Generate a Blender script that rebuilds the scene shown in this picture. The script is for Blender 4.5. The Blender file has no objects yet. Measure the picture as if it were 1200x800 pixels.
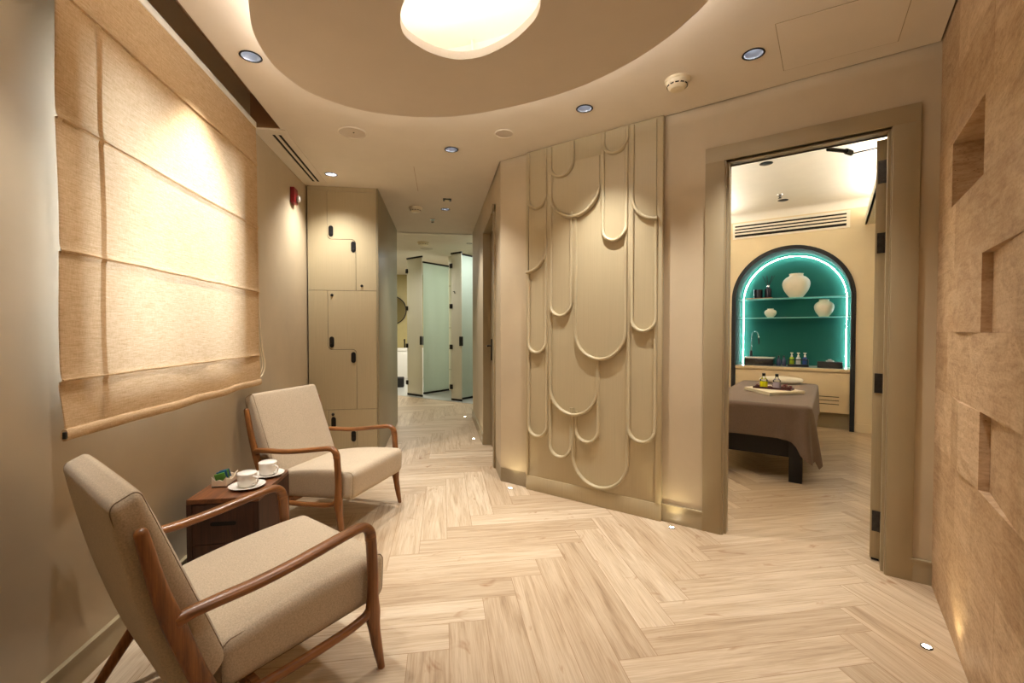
import bpy, bmesh, math, random
from mathutils import Vector, Matrix
from mathutils.geometry import tessellate_polygon
random.seed(7)
SC = bpy.context.scene
COL = SC.collection
PI = math.pi
V = Vector

# ------------------------------------------------------------------ layout
CAM_H = 1.2
CE = 2.535                       # ceiling of the lounge
XL = -1.238                      # left wall
A = V((0.455, 3.56)); B = V((2.281, 1.782))
D = (B - A).normalized(); N = V((-D.y, D.x))      # along the door wall / through it
ANG = math.atan2(D.y, D.x)
LEN = (B - A).length
def W(s, n, z):                  # door-wall frame -> world
    p = A + D * s + N * n
    return V((p.x, p.y, z))
def R(r, o, z):                  # stone-wall frame: r from the corner, o out of the wall
    p = B - N * r - D * o
    return V((p.x, p.y, z))

# ------------------------------------------------------------------ materials
MATS = {}
def srgb(r, g, b):
    f = lambda c: c / 12.92 if c <= .04045 else ((c + .055) / 1.055) ** 2.4
    return (f(r / 255), f(g / 255), f(b / 255), 1)
def new_mat(name):
    m = bpy.data.materials.new(name); m.use_nodes = True
    nt = m.node_tree; b = nt.nodes['Principled BSDF']
    MATS[name] = m
    return m, nt, b
def nd(nt, t, **kw):
    n = nt.nodes.new(t)
    for k, v in kw.items():
        if k in n.inputs.keys() if not k.startswith('_') else False: n.inputs[k].default_value = v
        elif k.startswith('_'): setattr(n, k[1:], v)
    return n
def ramp(nt, src, stops):
    r = nt.nodes.new('ShaderNodeValToRGB'); e = r.color_ramp.elements
    while len(e) > 1: e.remove(e[-1])
    e[0].position = stops[0][0]; e[0].color = stops[0][1]
    for p, c in stops[1:]:
        x = e.new(p); x.color = c
    nt.links.new(src, r.inputs[0]); return r.outputs[0]
def mapping(nt, scale, coord='Object', rot=(0, 0, 0)):
    tc = nt.nodes.new('ShaderNodeTexCoord'); mp = nt.nodes.new('ShaderNodeMapping')
    mp.inputs['Scale'].default_value = scale; mp.inputs['Rotation'].default_value = rot
    nt.links.new(tc.outputs[coord], mp.inputs[0]); return mp.outputs[0]
def noise(nt, vec, scale, detail=4, rough=.55, dist=0):
    n = nt.nodes.new('ShaderNodeTexNoise')
    n.inputs['Scale'].default_value = scale; n.inputs['Detail'].default_value = detail
    n.inputs['Roughness'].default_value = rough; n.inputs['Distortion'].default_value = dist
    nt.links.new(vec, n.inputs['Vector']); return n.outputs['Fac']
def bump(nt, b, h, strength, dist=.002):
    n = nt.nodes.new('ShaderNodeBump'); n.inputs['Strength'].default_value = strength
    n.inputs['Distance'].default_value = dist
    nt.links.new(h, n.inputs['Height']); nt.links.new(n.outputs[0], b.inputs['Normal'])
def mixc(nt, fac, c1, c2, mode='MIX'):
    m = nt.nodes.new('ShaderNodeMix'); m.data_type = 'RGBA'; m.blend_type = mode
    for i, c in ((6, c1), (7, c2)):
        if isinstance(c, tuple): m.inputs[i].default_value = c
        else: nt.links.new(c, m.inputs[i])
    if isinstance(fac, (int, float)): m.inputs[0].default_value = fac
    else: nt.links.new(fac, m.inputs[0])
    return m.outputs[2]
def plain(name, c, rough=.5, metal=0, spec=.5, vary=.06, scale=6, coat=0, bumps=0, bscale=60):
    m, nt, b = new_mat(name)
    vec = mapping(nt, (1, 1, 1))
    f = noise(nt, vec, scale)
    lo = tuple(x * (1 - vary) for x in c[:3]) + (1,); hi = tuple(min(1, x * (1 + vary)) for x in c[:3]) + (1,)
    nt.links.new(ramp(nt, f, [(.3, lo), (.7, hi)]), b.inputs['Base Color'])
    b.inputs['Roughness'].default_value = rough; b.inputs['Metallic'].default_value = metal
    b.inputs['Specular IOR Level'].default_value = spec
    if coat: b.inputs['Coat Weight'].default_value = coat
    if bumps: bump(nt, b, noise(nt, vec, bscale, 3), bumps)
    return m
def emit(name, c, s):
    m, nt, b = new_mat(name)
    b.inputs['Base Color'].default_value = (c[0], c[1], c[2], 1)
    b.inputs['Emission Color'].default_value = (c[0], c[1], c[2], 1)
    b.inputs['Emission Strength'].default_value = s
    return m

plain('plaster_wall', srgb(194, 178, 150), .55, vary=.07, scale=2.2, bumps=.12, bscale=9)
plain('plaster_trim', srgb(162, 147, 117), .42, vary=.03, scale=3)
plain('plaster_ceiling', srgb(224, 214, 199), .7, vary=.02)
plain('plaster_disc', srgb(202, 189, 173), .7, vary=.02)
plain('pocket_shade_and_seam', srgb(160, 122, 86), .7, vary=.04)  # brown stands for the shade inside the blind pocket; also the ceiling seam
plain('white_paint', srgb(236, 230, 216), .6, vary=.02)
plain('spa_wall', srgb(224, 206, 170), .6, vary=.04, scale=2, bumps=.08, bscale=8)
plain('spa_cream', srgb(222, 200, 160), .45, vary=.02)
plain('black_metal', (.006, .0055, .0055, 1), .42, .3, vary=.1)
plain('black_matte', (.010, .009, .009, 1), .7, vary=.2)
plain('black_ceramic', (.012, .012, .013, 1), .25, vary=.1)
plain('hinge_metal', (.05, .045, .04, 1), .4, .8, vary=.25, scale=40)
plain('chrome', (.75, .76, .8, 1), .16, 1, vary=.02)
plain('reflector_metal', (.26, .29, .35, 1), .5, .35, vary=.02)
plain('teal_paint', srgb(34, 94, 82), .85, spec=.15, vary=.05, scale=3)
plain('porcelain', srgb(238, 234, 226), .18, vary=.01, coat=.4)
plain('ceramic_box', srgb(228, 212, 188), .3, vary=.04)
plain('detector_plastic', srgb(224, 212, 184), .4, vary=.02)
plain('jar_ceramic', srgb(246, 236, 214), .35, vary=.05, scale=9)
plain('alarm_red', srgb(130, 14, 22), .35, vary=.05)
plain('alarm_lens', srgb(170, 160, 150), .15, vary=.1)
plain('white_fabric', srgb(232, 222, 200), .9, vary=.04, bumps=.3, bscale=200)
plain('tissue_paper', srgb(238, 238, 236), .9, vary=.02)
plain('blind_cord', srgb(226, 208, 176), .5, vary=.02)
plain('sachet_green', srgb(92, 160, 62), .35, vary=.2, scale=60)
plain('sachet_blue', srgb(20, 84, 128), .3, vary=.2, scale=60)
plain('petal_red', srgb(110, 18, 28), .6, vary=.25, scale=50)
plain('dark_tray', srgb(62, 14, 16), .4, vary=.15)
plain('tan_board', srgb(196, 148, 96), .5, vary=.1)
plain('grey_tile', srgb(172, 172, 166), .3, vary=.06, scale=5)
plain('candle_black', (.015, .012, .02, 1), .25, vary=.1)
plain('bath_wall', srgb(176, 162, 112), .5, vary=.03)
plain('oil_yellow', srgb(222, 218, 20), .15, vary=.05)
plain('oil_lilac', srgb(176, 166, 186), .15, vary=.05)
plain('soap_green', srgb(160, 190, 50), .2, vary=.05)
plain('soap_white', srgb(200, 200, 204), .2, vary=.05)
plain('soap_blue', srgb(60, 84, 150), .2, vary=.05)
plain('bottle_glass', srgb(46, 54, 82), .1, vary=.05)
plain('gap_dark', (.012, .009, .006, 1), .9, vary=.05)

def mk_tiles():                        # cream wall tiles with fine joints
    m, nt, b = new_mat('cream_tile')
    vec = mapping(nt, (1, 1, 1))
    sx = nt.nodes.new('ShaderNodeSeparateXYZ'); nt.links.new(vec, sx.inputs[0])
    md = nd(nt, 'ShaderNodeMath', _operation='MODULO'); nt.links.new(sx.outputs[2], md.inputs[0]); md.inputs[1].default_value = .42
    lt = nd(nt, 'ShaderNodeMath', _operation='LESS_THAN'); nt.links.new(md.outputs[0], lt.inputs[0]); lt.inputs[1].default_value = .012
    nt.links.new(mixc(nt, lt.outputs[0], srgb(222, 216, 190), srgb(170, 160, 128)), b.inputs['Base Color'])
    b.inputs['Roughness'].default_value = .3
mk_tiles()

def mk_fabric(name, c, fine=900):
    m, nt, b = new_mat(name)
    v1 = mapping(nt, (1, 1, 1))
    f1 = noise(nt, v1, fine, 2, .6); f2 = noise(nt, v1, 7, 3)
    cc = ramp(nt, f1, [(.3, tuple(x * .74 for x in c[:3]) + (1,)), (.7, tuple(min(1, x * 1.14) for x in c[:3]) + (1,))])
    c2 = mixc(nt, .25, cc, ramp(nt, f2, [(.3, tuple(x * .8 for x in c[:3]) + (1,)), (.7, c)]))
    nt.links.new(c2, b.inputs['Base Color'])
    b.inputs['Roughness'].default_value = .95; b.inputs['Specular IOR Level'].default_value = .15
    b.inputs['Sheen Weight'].default_value = .2
    bump(nt, b, f1, .5, .0012)
mk_fabric('chair_fabric', srgb(198, 181, 156), 230)
mk_fabric('chair_piping', srgb(142, 124, 100), 230)
mk_fabric('blanket_fabric', srgb(124, 106, 94), 200)

def mk_wood(name, axis, light, dark, scale=1., rough=.35, coat=.15):
    m, nt, b = new_mat(name)
    s = [26 * scale] * 3; s[axis] = 2.2 * scale
    vec = mapping(nt, tuple(s))
    f = noise(nt, vec, 1, 6, .6, .6)
    s2 = [160 * scale] * 3; s2[axis] = 5 * scale
    g = noise(nt, mapping(nt, tuple(s2)), 1, 3, .6, .2)
    c1 = ramp(nt, f, [(.28, dark), (.5, tuple((a + c) / 2 for a, c in zip(light, dark))), (.72, light)])
    c2 = mixc(nt, .35, c1, ramp(nt, g, [(.35, dark), (.65, light)]))
    nt.links.new(c2, b.inputs['Base Color'])
    b.inputs['Roughness'].default_value = rough; b.inputs['Coat Weight'].default_value = coat
    b.inputs['Coat Roughness'].default_value = .25
    bump(nt, b, g, .12, .001)
LT, DK = srgb(166, 108, 56), srgb(80, 45, 20)
mk_wood('chair_wood_y', 1, LT, DK); mk_wood('chair_wood_z', 2, LT, DK)
mk_wood('walnut', 1, srgb(146, 92, 56), srgb(62, 33, 18), .9, .4)
mk_wood('walnut_z', 2, srgb(84, 50, 32), srgb(38, 22, 14), .8, .6, 0)

def mk_veneer(name, c, rough=.4, axis=2, amt=.06, spec=.5):   # fine vertical lines in painted ash
    m, nt, b = new_mat(name)
    s = [240, 240, 240]; s[axis] = 3
    g = noise(nt, mapping(nt, tuple(s)), 1, 3, .6)
    lo = tuple(x * (1 - amt * 2) for x in c[:3]) + (1,); hi = tuple(min(1, x * (1 + amt)) for x in c[:3]) + (1,)
    nt.links.new(ramp(nt, g, [(.3, lo), (.7, hi)]), b.inputs['Base Color'])
    b.inputs['Roughness'].default_value = rough; b.inputs['Specular IOR Level'].default_value = spec
    bump(nt, b, g, .08, .001)
mk_veneer('locker_veneer', srgb(184, 170, 138), .38, amt=.035)
mk_veneer('locker_gloss', srgb(150, 140, 112), .36, spec=.9)
mk_veneer('panel_veneer', srgb(184, 170, 138), .4, amt=.025)
mk_veneer('door_veneer', srgb(164, 148, 116), .4)

def mk_floor():
    m, nt, b = new_mat('oak_plank')
    uv = nt.nodes.new('ShaderNodeUVMap'); uv.uv_map = 'grain'
    at = nt.nodes.new('ShaderNodeAttribute'); at.attribute_name = 'tone'
    mp = nt.nodes.new('ShaderNodeMapping'); mp.inputs['Scale'].default_value = (1.6, 22, 1); nt.links.new(uv.outputs[0], mp.inputs[0])
    mp2 = nt.nodes.new('ShaderNodeMapping'); mp2.inputs['Scale'].default_value = (5, 190, 1); nt.links.new(uv.outputs[0], mp2.inputs[0])
    mp3 = nt.nodes.new('ShaderNodeMapping'); mp3.inputs['Scale'].default_value = (2.4, 5.5, 1); nt.links.new(uv.outputs[0], mp3.inputs[0])
    f = noise(nt, mp.outputs[0], 1, 5, .62, 1.1)
    g = noise(nt, mp2.outputs[0], 1, 3, .6, .2)
    k = noise(nt, mp3.outputs[0], 1, 3, .6, 1.8)
    L_, M_, K_ = srgb(219, 204, 181), srgb(196, 176, 149), srgb(152, 127, 102)
    c = ramp(nt, f, [(.25, K_), (.42, M_), (.62, L_)])
    c = mixc(nt, .28, c, ramp(nt, g, [(.35, K_), (.6, L_)]))
    kn = ramp(nt, k, [(.0, (1, 1, 1, 1)), (.64, (1, 1, 1, 1)), (.74, srgb(196, 158, 124))])
    c = mixc(nt, .8, c, kn, 'MULTIPLY')
    tone = ramp(nt, at.outputs['Fac'], [(0, srgb(226, 217, 206)), (.5, srgb(240, 233, 224)), (1, srgb(252, 249, 244))])
    c = mixc(nt, 1, c, tone, 'MULTIPLY')
    # seams
    uv2 = nt.nodes.new('ShaderNodeUVMap'); uv2.uv_map = 'edge'
    sx = nt.nodes.new('ShaderNodeSeparateXYZ'); nt.links.new(uv2.outputs[0], sx.inputs[0])
    def edge(o, L):
        a = nd(nt, 'ShaderNodeMath', _operation='SUBTRACT'); nt.links.new(o, a.inputs[0]); a.inputs[1].default_value = L / 2
        a2 = nd(nt, 'ShaderNodeMath', _operation='ABSOLUTE'); nt.links.new(a.outputs[0], a2.inputs[0])
        a3 = nd(nt, 'ShaderNodeMath', _operation='GREATER_THAN'); nt.links.new(a2.outputs[0], a3.inputs[0]); a3.inputs[1].default_value = L / 2 - .0011
        return a3.outputs[0]
    mx = nd(nt, 'ShaderNodeMath', _operation='MAXIMUM'); nt.links.new(edge(sx.outputs[0], PL), mx.inputs[0]); nt.links.new(edge(sx.outputs[1], PW), mx.inputs[1])
    c = mixc(nt, mx.outputs[0], c, srgb(150, 120, 88))
    nt.links.new(c, b.inputs['Base Color'])
    b.inputs['Roughness'].default_value = .42; b.inputs['Specular IOR Level'].default_value = .4
    bump(nt, b, g, .1, .001)
PW, PL = .1525, .915
mk_floor()

def mk_travertine():
    m, nt, b = new_mat('travertine')
    v = mapping(nt, (1, 1, 1))
    at = nt.nodes.new('ShaderNodeAttribute'); at.attribute_name = 'tone'
    mp = mapping(nt, (3, 3, 7), rot=(.5, .5, 0))
    f = noise(nt, mp, 1.6, 7, .62, 1.4)
    g = noise(nt, mapping(nt, (5, 5, 80)), 1, 4, .65, .8)
    c = ramp(nt, f, [(.36, srgb(160, 128, 96)), (.5, srgb(198, 168, 132)), (.64, srgb(222, 198, 166))])
    sp_ = noise(nt, mapping(nt, (55, 55, 120)), 1, 4, .7)
    c = mixc(nt, .35, c, ramp(nt, sp_, [(.36, srgb(134, 104, 76)), (.5, srgb(206, 180, 146)), (.66, srgb(230, 210, 180))]))
    c = mixc(nt, .35, c, ramp(nt, g, [(.3, srgb(168, 134, 102)), (.7, srgb(220, 194, 162))]))
    c = mixc(nt, 1, c, ramp(nt, at.outputs['Fac'], [(0, srgb(228, 221, 212)), (1, (1, 1, 1, 1))]), 'MULTIPLY')
    vo = nt.nodes.new('ShaderNodeTexVoronoi'); vo.inputs['Scale'].default_value = 46
    nt.links.new(mapping(nt, (1, 1, 1.9)), vo.inputs['Vector'])
    big = noise(nt, v, 5, 2)
    lt = nd(nt, 'ShaderNodeMath', _operation='LESS_THAN'); nt.links.new(vo.outputs['Distance'], lt.inputs[0]); lt.inputs[1].default_value = .11
    gt = nd(nt, 'ShaderNodeMath', _operation='GREATER_THAN'); nt.links.new(big, gt.inputs[0]); gt.inputs[1].default_value = .56
    ml = nd(nt, 'ShaderNodeMath', _operation='MULTIPLY'); nt.links.new(lt.outputs[0], ml.inputs[0]); nt.links.new(gt.outputs[0], ml.inputs[1])
    c = mixc(nt, ml.outputs[0], c, srgb(96, 66, 40))
    nt.links.new(c, b.inputs['Base Color'])
    b.inputs['Roughness'].default_value = .6; b.inputs['Specular IOR Level'].default_value = .3
    bump(nt, b, g, .35, .003)
mk_travertine()

def mk_blind(name='blind_linen', tr=.5):
    m, nt, b = new_mat(name)
    out = nt.nodes['Material Output']
    w1 = noise(nt, mapping(nt, (60, 60, 900)), 1, 3, .7)      # horizontal threads
    w2 = noise(nt, mapping(nt, (700, 700, 40)), 1, 3, .7)     # vertical threads
    w3 = noise(nt, mapping(nt, (14, 14, 220)), 1, 3, .7)
    ad = nd(nt, 'ShaderNodeMath', _operation='ADD'); nt.links.new(w1, ad.inputs[0]); nt.links.new(w2, ad.inputs[1])
    ad2 = nd(nt, 'ShaderNodeMath', _operation='ADD'); nt.links.new(ad.outputs[0], ad2.inputs[0]); nt.links.new(w3, ad2.inputs[1])
    dv = nd(nt, 'ShaderNodeMath', _operation='MULTIPLY'); nt.links.new(ad2.outputs[0], dv.inputs[0]); dv.inputs[1].default_value = 1 / 3
    c = ramp(nt, dv.outputs[0], [(.36, srgb(180, 146, 106)), (.5, srgb(208, 178, 140)), (.64, srgb(230, 206, 172))])
    ct = ramp(nt, dv.outputs[0], [(.36, srgb(208, 172, 126)), (.5, srgb(238, 214, 178)), (.64, srgb(252, 236, 210))])
    df = nt.nodes.new('ShaderNodeBsdfDiffuse'); tl = nt.nodes.new('ShaderNodeBsdfTranslucent'); mx = nt.nodes.new('ShaderNodeMixShader')
    ge = nt.nodes.new('ShaderNodeNewGeometry')
    nt.links.new(mixc(nt, ge.outputs['Backfacing'], c, (.8, .8, .8, 1)), df.inputs[0]); nt.links.new(ct, tl.inputs[0]); mx.inputs[0].default_value = tr
    nt.links.new(df.outputs[0], mx.inputs[1]); nt.links.new(tl.outputs[0], mx.inputs[2])
    nt.links.new(mx.outputs[0], out.inputs[0])
mk_blind(tr=.13)
mk_blind('blind_hem', .12)

def mk_frost(name, c, tr=.55, gl=.12):
    m, nt, b = new_mat(name)
    out = nt.nodes['Material Output']
    f = noise(nt, mapping(nt, (3, 3, .6)), 1, 2)
    cc = ramp(nt, f, [(.3, tuple(x * .93 for x in c[:3]) + (1,)), (.7, c)])
    df = nt.nodes.new('ShaderNodeBsdfDiffuse'); tl = nt.nodes.new('ShaderNodeBsdfTranslucent'); g = nt.nodes.new('ShaderNodeBsdfGlossy')
    for n_ in (df, tl): nt.links.new(cc, n_.inputs[0])
    g.inputs['Roughness'].default_value = .15
    m1 = nt.nodes.new('ShaderNodeMixShader'); m1.inputs[0].default_value = tr
    nt.links.new(df.outputs[0], m1.inputs[1]); nt.links.new(tl.outputs[0], m1.inputs[2])
    m2 = nt.nodes.new('ShaderNodeMixShader'); m2.inputs[0].default_value = gl
    nt.links.new(m1.outputs[0], m2.inputs[1]); nt.links.new(g.outputs[0], m2.inputs[2])
    nt.links.new(m2.outputs[0], out.inputs[0])
mk_frost('frosted_green', srgb(220, 231, 220))
mk_frost('frosted_cream', srgb(240, 238, 224), .45)
def mk_glass(name, c, tint=.9):
    m, nt, b = new_mat(name)
    f = noise(nt, mapping(nt, (1, 1, 1)), 3, 1)
    nt.links.new(ramp(nt, f, [(0, c), (1, tuple(min(1, x * 1.03) for x in c[:3]) + (1,))]), b.inputs['Base Color'])
    out = nt.nodes['Material Output']; tr = nt.nodes.new('ShaderNodeBsdfTransparent'); gl = nt.nodes.new('ShaderNodeBsdfGlossy')
    nt.links.new(b.inputs['Base Color'].links[0].from_socket, tr.inputs[0]); gl.inputs['Roughness'].default_value = .03
    fr = nt.nodes.new('ShaderNodeFresnel'); fr.inputs[0].default_value = 1.45
    mx = nt.nodes.new('ShaderNodeMixShader'); nt.links.new(fr.outputs[0], mx.inputs[0]); nt.links.new(tr.outputs[0], mx.inputs[1]); nt.links.new(gl.outputs[0], mx.inputs[2])
    nt.links.new(mx.outputs[0], out.inputs[0])
mk_glass('clear_glass', (.95, .97, .96, 1))
mk_frost('shelf_glass', (.5, .9, .86, 1), .6, .15)
def mk_mirror():
    m, nt, b = new_mat('mirror_glass')
    f = noise(nt, mapping(nt, (1, 1, 1)), 2, 1)
    nt.links.new(ramp(nt, f, [(0, (.78, .78, .72, 1)), (1, (.82, .82, .76, 1))]), b.inputs['Base Color'])
    b.inputs['Metallic'].default_value = 1; b.inputs['Roughness'].default_value = .03
mk_mirror()
emit('lamp_glow', (1, .96, .92), 9)
emit('cove_glow', (1, .945, .88), 21)
emit('heart_glow', (1, .97, .93), 17)
emit('led_white', (.92, .97, 1), 48)
emit('floor_lamp_glow', (1, .86, .62), 40)

# ------------------------------------------------------------------ mesh helpers
MW = {}                           # world matrix of empties
class MB:
    def __init__(s): s.bm = bmesh.new(); s.sm = True
    def face(s, pts):
        return s.bm.faces.new([s.bm.verts.new(V(p)) for p in pts])
    def grid(s, rows, close_u=False, close_v=False):
        vs = [[s.bm.verts.new(V(p)) for p in r] for r in rows]
        n, m = len(vs), len(vs[0])
        for i in range(n - (0 if close_u else 1)):
            for j in range(m - (0 if close_v else 1)):
                a, b_, c, d = vs[i][j], vs[(i + 1) % n][j], vs[(i + 1) % n][(j + 1) % m], vs[i][(j + 1) % m]
                if len({a, b_, c, d}) == 4: s.bm.faces.new((a, b_, c, d))
        return vs
    def hexa(s, p):               # 8 points: bottom 4 ccw, top 4
        vs = [s.bm.verts.new(V(q)) for q in p]; fs = []
        for f in ((3, 2, 1, 0), (4, 5, 6, 7), (0, 1, 5, 4), (1, 2, 6, 5), (2, 3, 7, 6), (3, 0, 4, 7)):
            fs.append(s.bm.faces.new([vs[i] for i in f]))
        return vs, fs
    def box(s, x0, x1, y0, y1, z0, z1, f=None, bev=0, seg=2):
        f = f or (lambda a, b_, c: V((a, b_, c)))
        vs, fs = s.hexa([f(x0, y0, z0), f(x1, y0, z0), f(x1, y1, z0), f(x0, y1, z0), f(x0, y0, z1), f(x1, y0, z1), f(x1, y1, z1), f(x0, y1, z1)])
        if bev:
            es = list({e for q in fs for e in q.edges})
            bmesh.ops.bevel(s.bm, geom=es, offset=bev, segments=seg, affect='EDGES', profile=.5)
        return s
    def prism(s, poly, z0, z1, f=None, bev=0):      # poly of (a,b), extruded along third
        f = f or (lambda a, b_, c: V((a, b_, c)))
        lo = [s.bm.verts.new(f(a, b_, z0)) for a, b_ in poly]; hi = [s.bm.verts.new(f(a, b_, z1)) for a, b_ in poly]
        n = len(poly); fs = [s.bm.faces.new(lo[::-1]), s.bm.faces.new(hi)]
        for i in range(n): fs.append(s.bm.faces.new((lo[i], lo[(i + 1) % n], hi[(i + 1) % n], hi[i])))
        if bev:
            es = list({e for q in fs[:2] for e in q.edges})
            bmesh.ops.bevel(s.bm, geom=es, offset=bev, segments=2, affect='EDGES')
        return s
    def lathe(s, prof, c=(0, 0, 0), n=32, sx=1, sy=1, cap=True, axis=None):
        rows = []
        for r, z in prof:
            rows.append([(r * math.cos(2 * PI * k / n) * sx, r * math.sin(2 * PI * k / n) * sy, z) for k in range(n)])
        if axis is not None:
            q = V((0, 0, 1)).rotation_difference(V(axis).normalized())
            rows = [[V(c) + q @ V(p) for p in r] for r in rows]
        else: rows = [[V(c) + V(p) for p in r] for r in rows]
        vs = s.grid(rows, close_v=True)
        if cap:
            for r, (rad, _) in ((vs[0], prof[0]), (vs[-1], prof[-1])):
                if rad > 1e-5:
                    try: s.bm.faces.new(r)
                    except ValueError: pass
        return s
    def sweep(s, pts, rad, up=(1, 0, 0), n=10, p=2.2, cap=True, closed=False):
        pts = [V(q) for q in pts]; m = len(pts); rows = []
        up = V(up)
        for i, c in enumerate(pts):
            a = pts[(i - 1) % m] if (closed or i > 0) else c; b_ = pts[(i + 1) % m] if (closed or i < m - 1) else c
            t = (b_ - a).normalized()
            x = (up - t * up.dot(t)); x = x.normalized() if x.length > 1e-4 else t.orthogonal().normalized()
            y = t.cross(x)
            ra, rb = rad[i] if isinstance(rad, list) else (rad if isinstance(rad, tuple) else (rad, rad))
            row = []
            for k in range(n):
                th = 2 * PI * (k + .5) / n; cs, sn = math.cos(th), math.sin(th)
                e = 2 / p
                row.append(c + x * ra * math.copysign(abs(cs) ** e, cs) + y * rb * math.copysign(abs(sn) ** e, sn))
            rows.append(row)
        vs = s.grid(rows, close_v=True, close_u=closed)
        if cap and not closed:
            s.bm.faces.new(vs[0]); s.bm.faces.new(vs[-1][::-1])
        return s
    def rbox(s, hx, hy, hz, r, warp=lambda p: p, nm=8, nr=4):
        def ts(h):
            t = [-h + r * (1 - math.cos(i / nr * PI / 2)) for i in range(nr)]
            t += [-(h - r) + 2 * (h - r) * i / nm for i in range(nm + 1)]
            t += [-q for q in t[:nr][::-1]]
            return t
        H = (hx, hy, hz); T = [ts(h) for h in H]
        for ax in range(3):
            a, b_ = (ax + 1) % 3, (ax + 2) % 3
            for sg in (-1, 1):
                rows = []
                for i in T[a]:
                    row = []
                    for j in T[b_]:
                        p = [0, 0, 0]; p[ax] = sg * H[ax]; p[a] = i; p[b_] = j
                        q = [max(-(h - r), min(h - r, c)) for c, h in zip(p, H)]
                        d = V(p) - V(q)
                        if d.length > 1e-9: d = d.normalized() * r
                        row.append(warp(V(q) + d))
                    rows.append(row)
                s.grid(rows)
        bmesh.ops.remove_doubles(s.bm, verts=s.bm.verts[:], dist=1e-5)
        return s
    def build(s, name, mat, parent=None, label=None, cat=None, group=None, kind=None, local=False, smooth=True, base=None, autos=35):
        bm = s.bm
        bmesh.ops.recalc_face_normals(bm, faces=bm.faces[:])
        me = bpy.data.meshes.new(name)
        if parent is None:
            if base is None:
                xs = [v.co for v in bm.verts]
                base = V(((min(v.x for v in xs) + max(v.x for v in xs)) / 2, (min(v.y for v in xs) + max(v.y for v in xs)) / 2, min(v.z for v in xs)))
            base = V(base)
            for v in bm.verts: v.co -= base
        elif not local:
            inv = MW[parent.name].inverted()
            for v in bm.verts: v.co = inv @ v.co
        if smooth:
            for f in bm.faces: f.smooth = True
            for e in bm.edges:
                if len(e.link_faces) == 2 and e.calc_face_angle(0) > math.radians(autos): e.smooth = False
        bm.to_mesh(me); bm.free()
        if isinstance(mat, str): mat = [mat]
        for m_ in mat: me.materials.append(MATS[m_])
        o = bpy.data.objects.new(name, me); COL.objects.link(o)
        if parent is None: o.location = base; MW[o.name] = Matrix.Translation(base)
        else: o.parent = parent; MW[o.name] = MW[parent.name].copy()
        tag(o, label, cat, group, kind)
        return o
def tag(o, label=None, cat=None, group=None, kind=None):
    if label: o['label'] = label
    if cat: o['category'] = cat
    if group: o['group'] = group
    if kind: o['kind'] = kind
    return o
def empty(name, loc, rz=0, label=None, cat=None, group=None, kind=None):
    o = bpy.data.objects.new(name, None); COL.objects.link(o)
    o.location = loc; o.rotation_euler = (0, 0, rz); o.empty_display_size = .1
    MW[o.name] = Matrix.Translation(V(loc)) @ Matrix.Rotation(rz, 4, 'Z')
    return tag(o, label, cat, group, kind)
def copy_tree(o, parent=None):
    c = o.copy(); COL.objects.link(c); c.parent = parent
    MW[c.name] = MW[o.name].copy()
    for ch in [q for q in bpy.data.objects if q.parent == o]: copy_tree(ch, c)
    return c
def place(o, loc, rz, label=None, group=None):
    o.location = loc; o.rotation_euler = (0, 0, rz)
    if label: o['label'] = label
    if group: o['group'] = group
    return o
def catmull(pts, k=6, closed=False):
    pts = [V(p) for p in pts]; n = len(pts); out = []
    rng = range(n) if closed else range(n - 1)
    for i in rng:
        g = lambda j: pts[j % n] if closed else pts[max(0, min(n - 1, j))]
        p0, p1, p2, p3 = g(i - 1), g(i), g(i + 1), g(i + 2)
        for q in range(k):
            t = q / k
            out.append(.5 * ((2 * p1) + (p2 - p0) * t + (2 * p0 - 5 * p1 + 4 * p2 - p3) * t * t + (3 * p1 - p0 - 3 * p2 + p3) * t ** 3))
    if not closed: out.append(pts[-1])
    return out
def interp(keys, k=6):            # catmull on tuples of floats
    return catmull([tuple(q) if len(q) == 3 else tuple(q) + (0,) for q in keys], k)
def poly_plane(mb, loops, z):
    fl = [V((p[0], p[1], 0)) for lp in loops for p in lp]
    tris = tessellate_polygon([[V((p[0], p[1], 0)) for p in lp] for lp in loops])
    vs = [mb.bm.verts.new((p.x, p.y, z)) for p in fl]
    for t in tris:
        try: mb.bm.faces.new([vs[i] for i in t])
        except ValueError: pass
def spot(name, loc, to, watts, size, blend=.4, col=(1, .86, .68), rad=.03):
    l = bpy.data.lights.new(name, 'SPOT'); l.energy = watts; l.spot_size = math.radians(size); l.spot_blend = blend
    l.color = col; l.shadow_soft_size = rad
    o = bpy.data.objects.new(name, l); COL.objects.link(o); o.location = loc
    d = V(to) - V(loc); o.rotation_euler = d.to_track_quat('-Z', 'Y').to_euler(); return o
def area(name, loc, to, watts, sx, sy, col=(1, 1, 1), spread=180):
    l = bpy.data.lights.new(name, 'AREA'); l.shape = 'RECTANGLE'; l.size = sx; l.size_y = sy; l.energy = watts; l.color = col
    l.spread = math.radians(spread)
    o = bpy.data.objects.new(name, l); COL.objects.link(o); o.location = loc
    d = V(to) - V(loc); o.rotation_euler = d.to_track_quat('-Z', 'Y').to_euler(); return o

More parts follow.
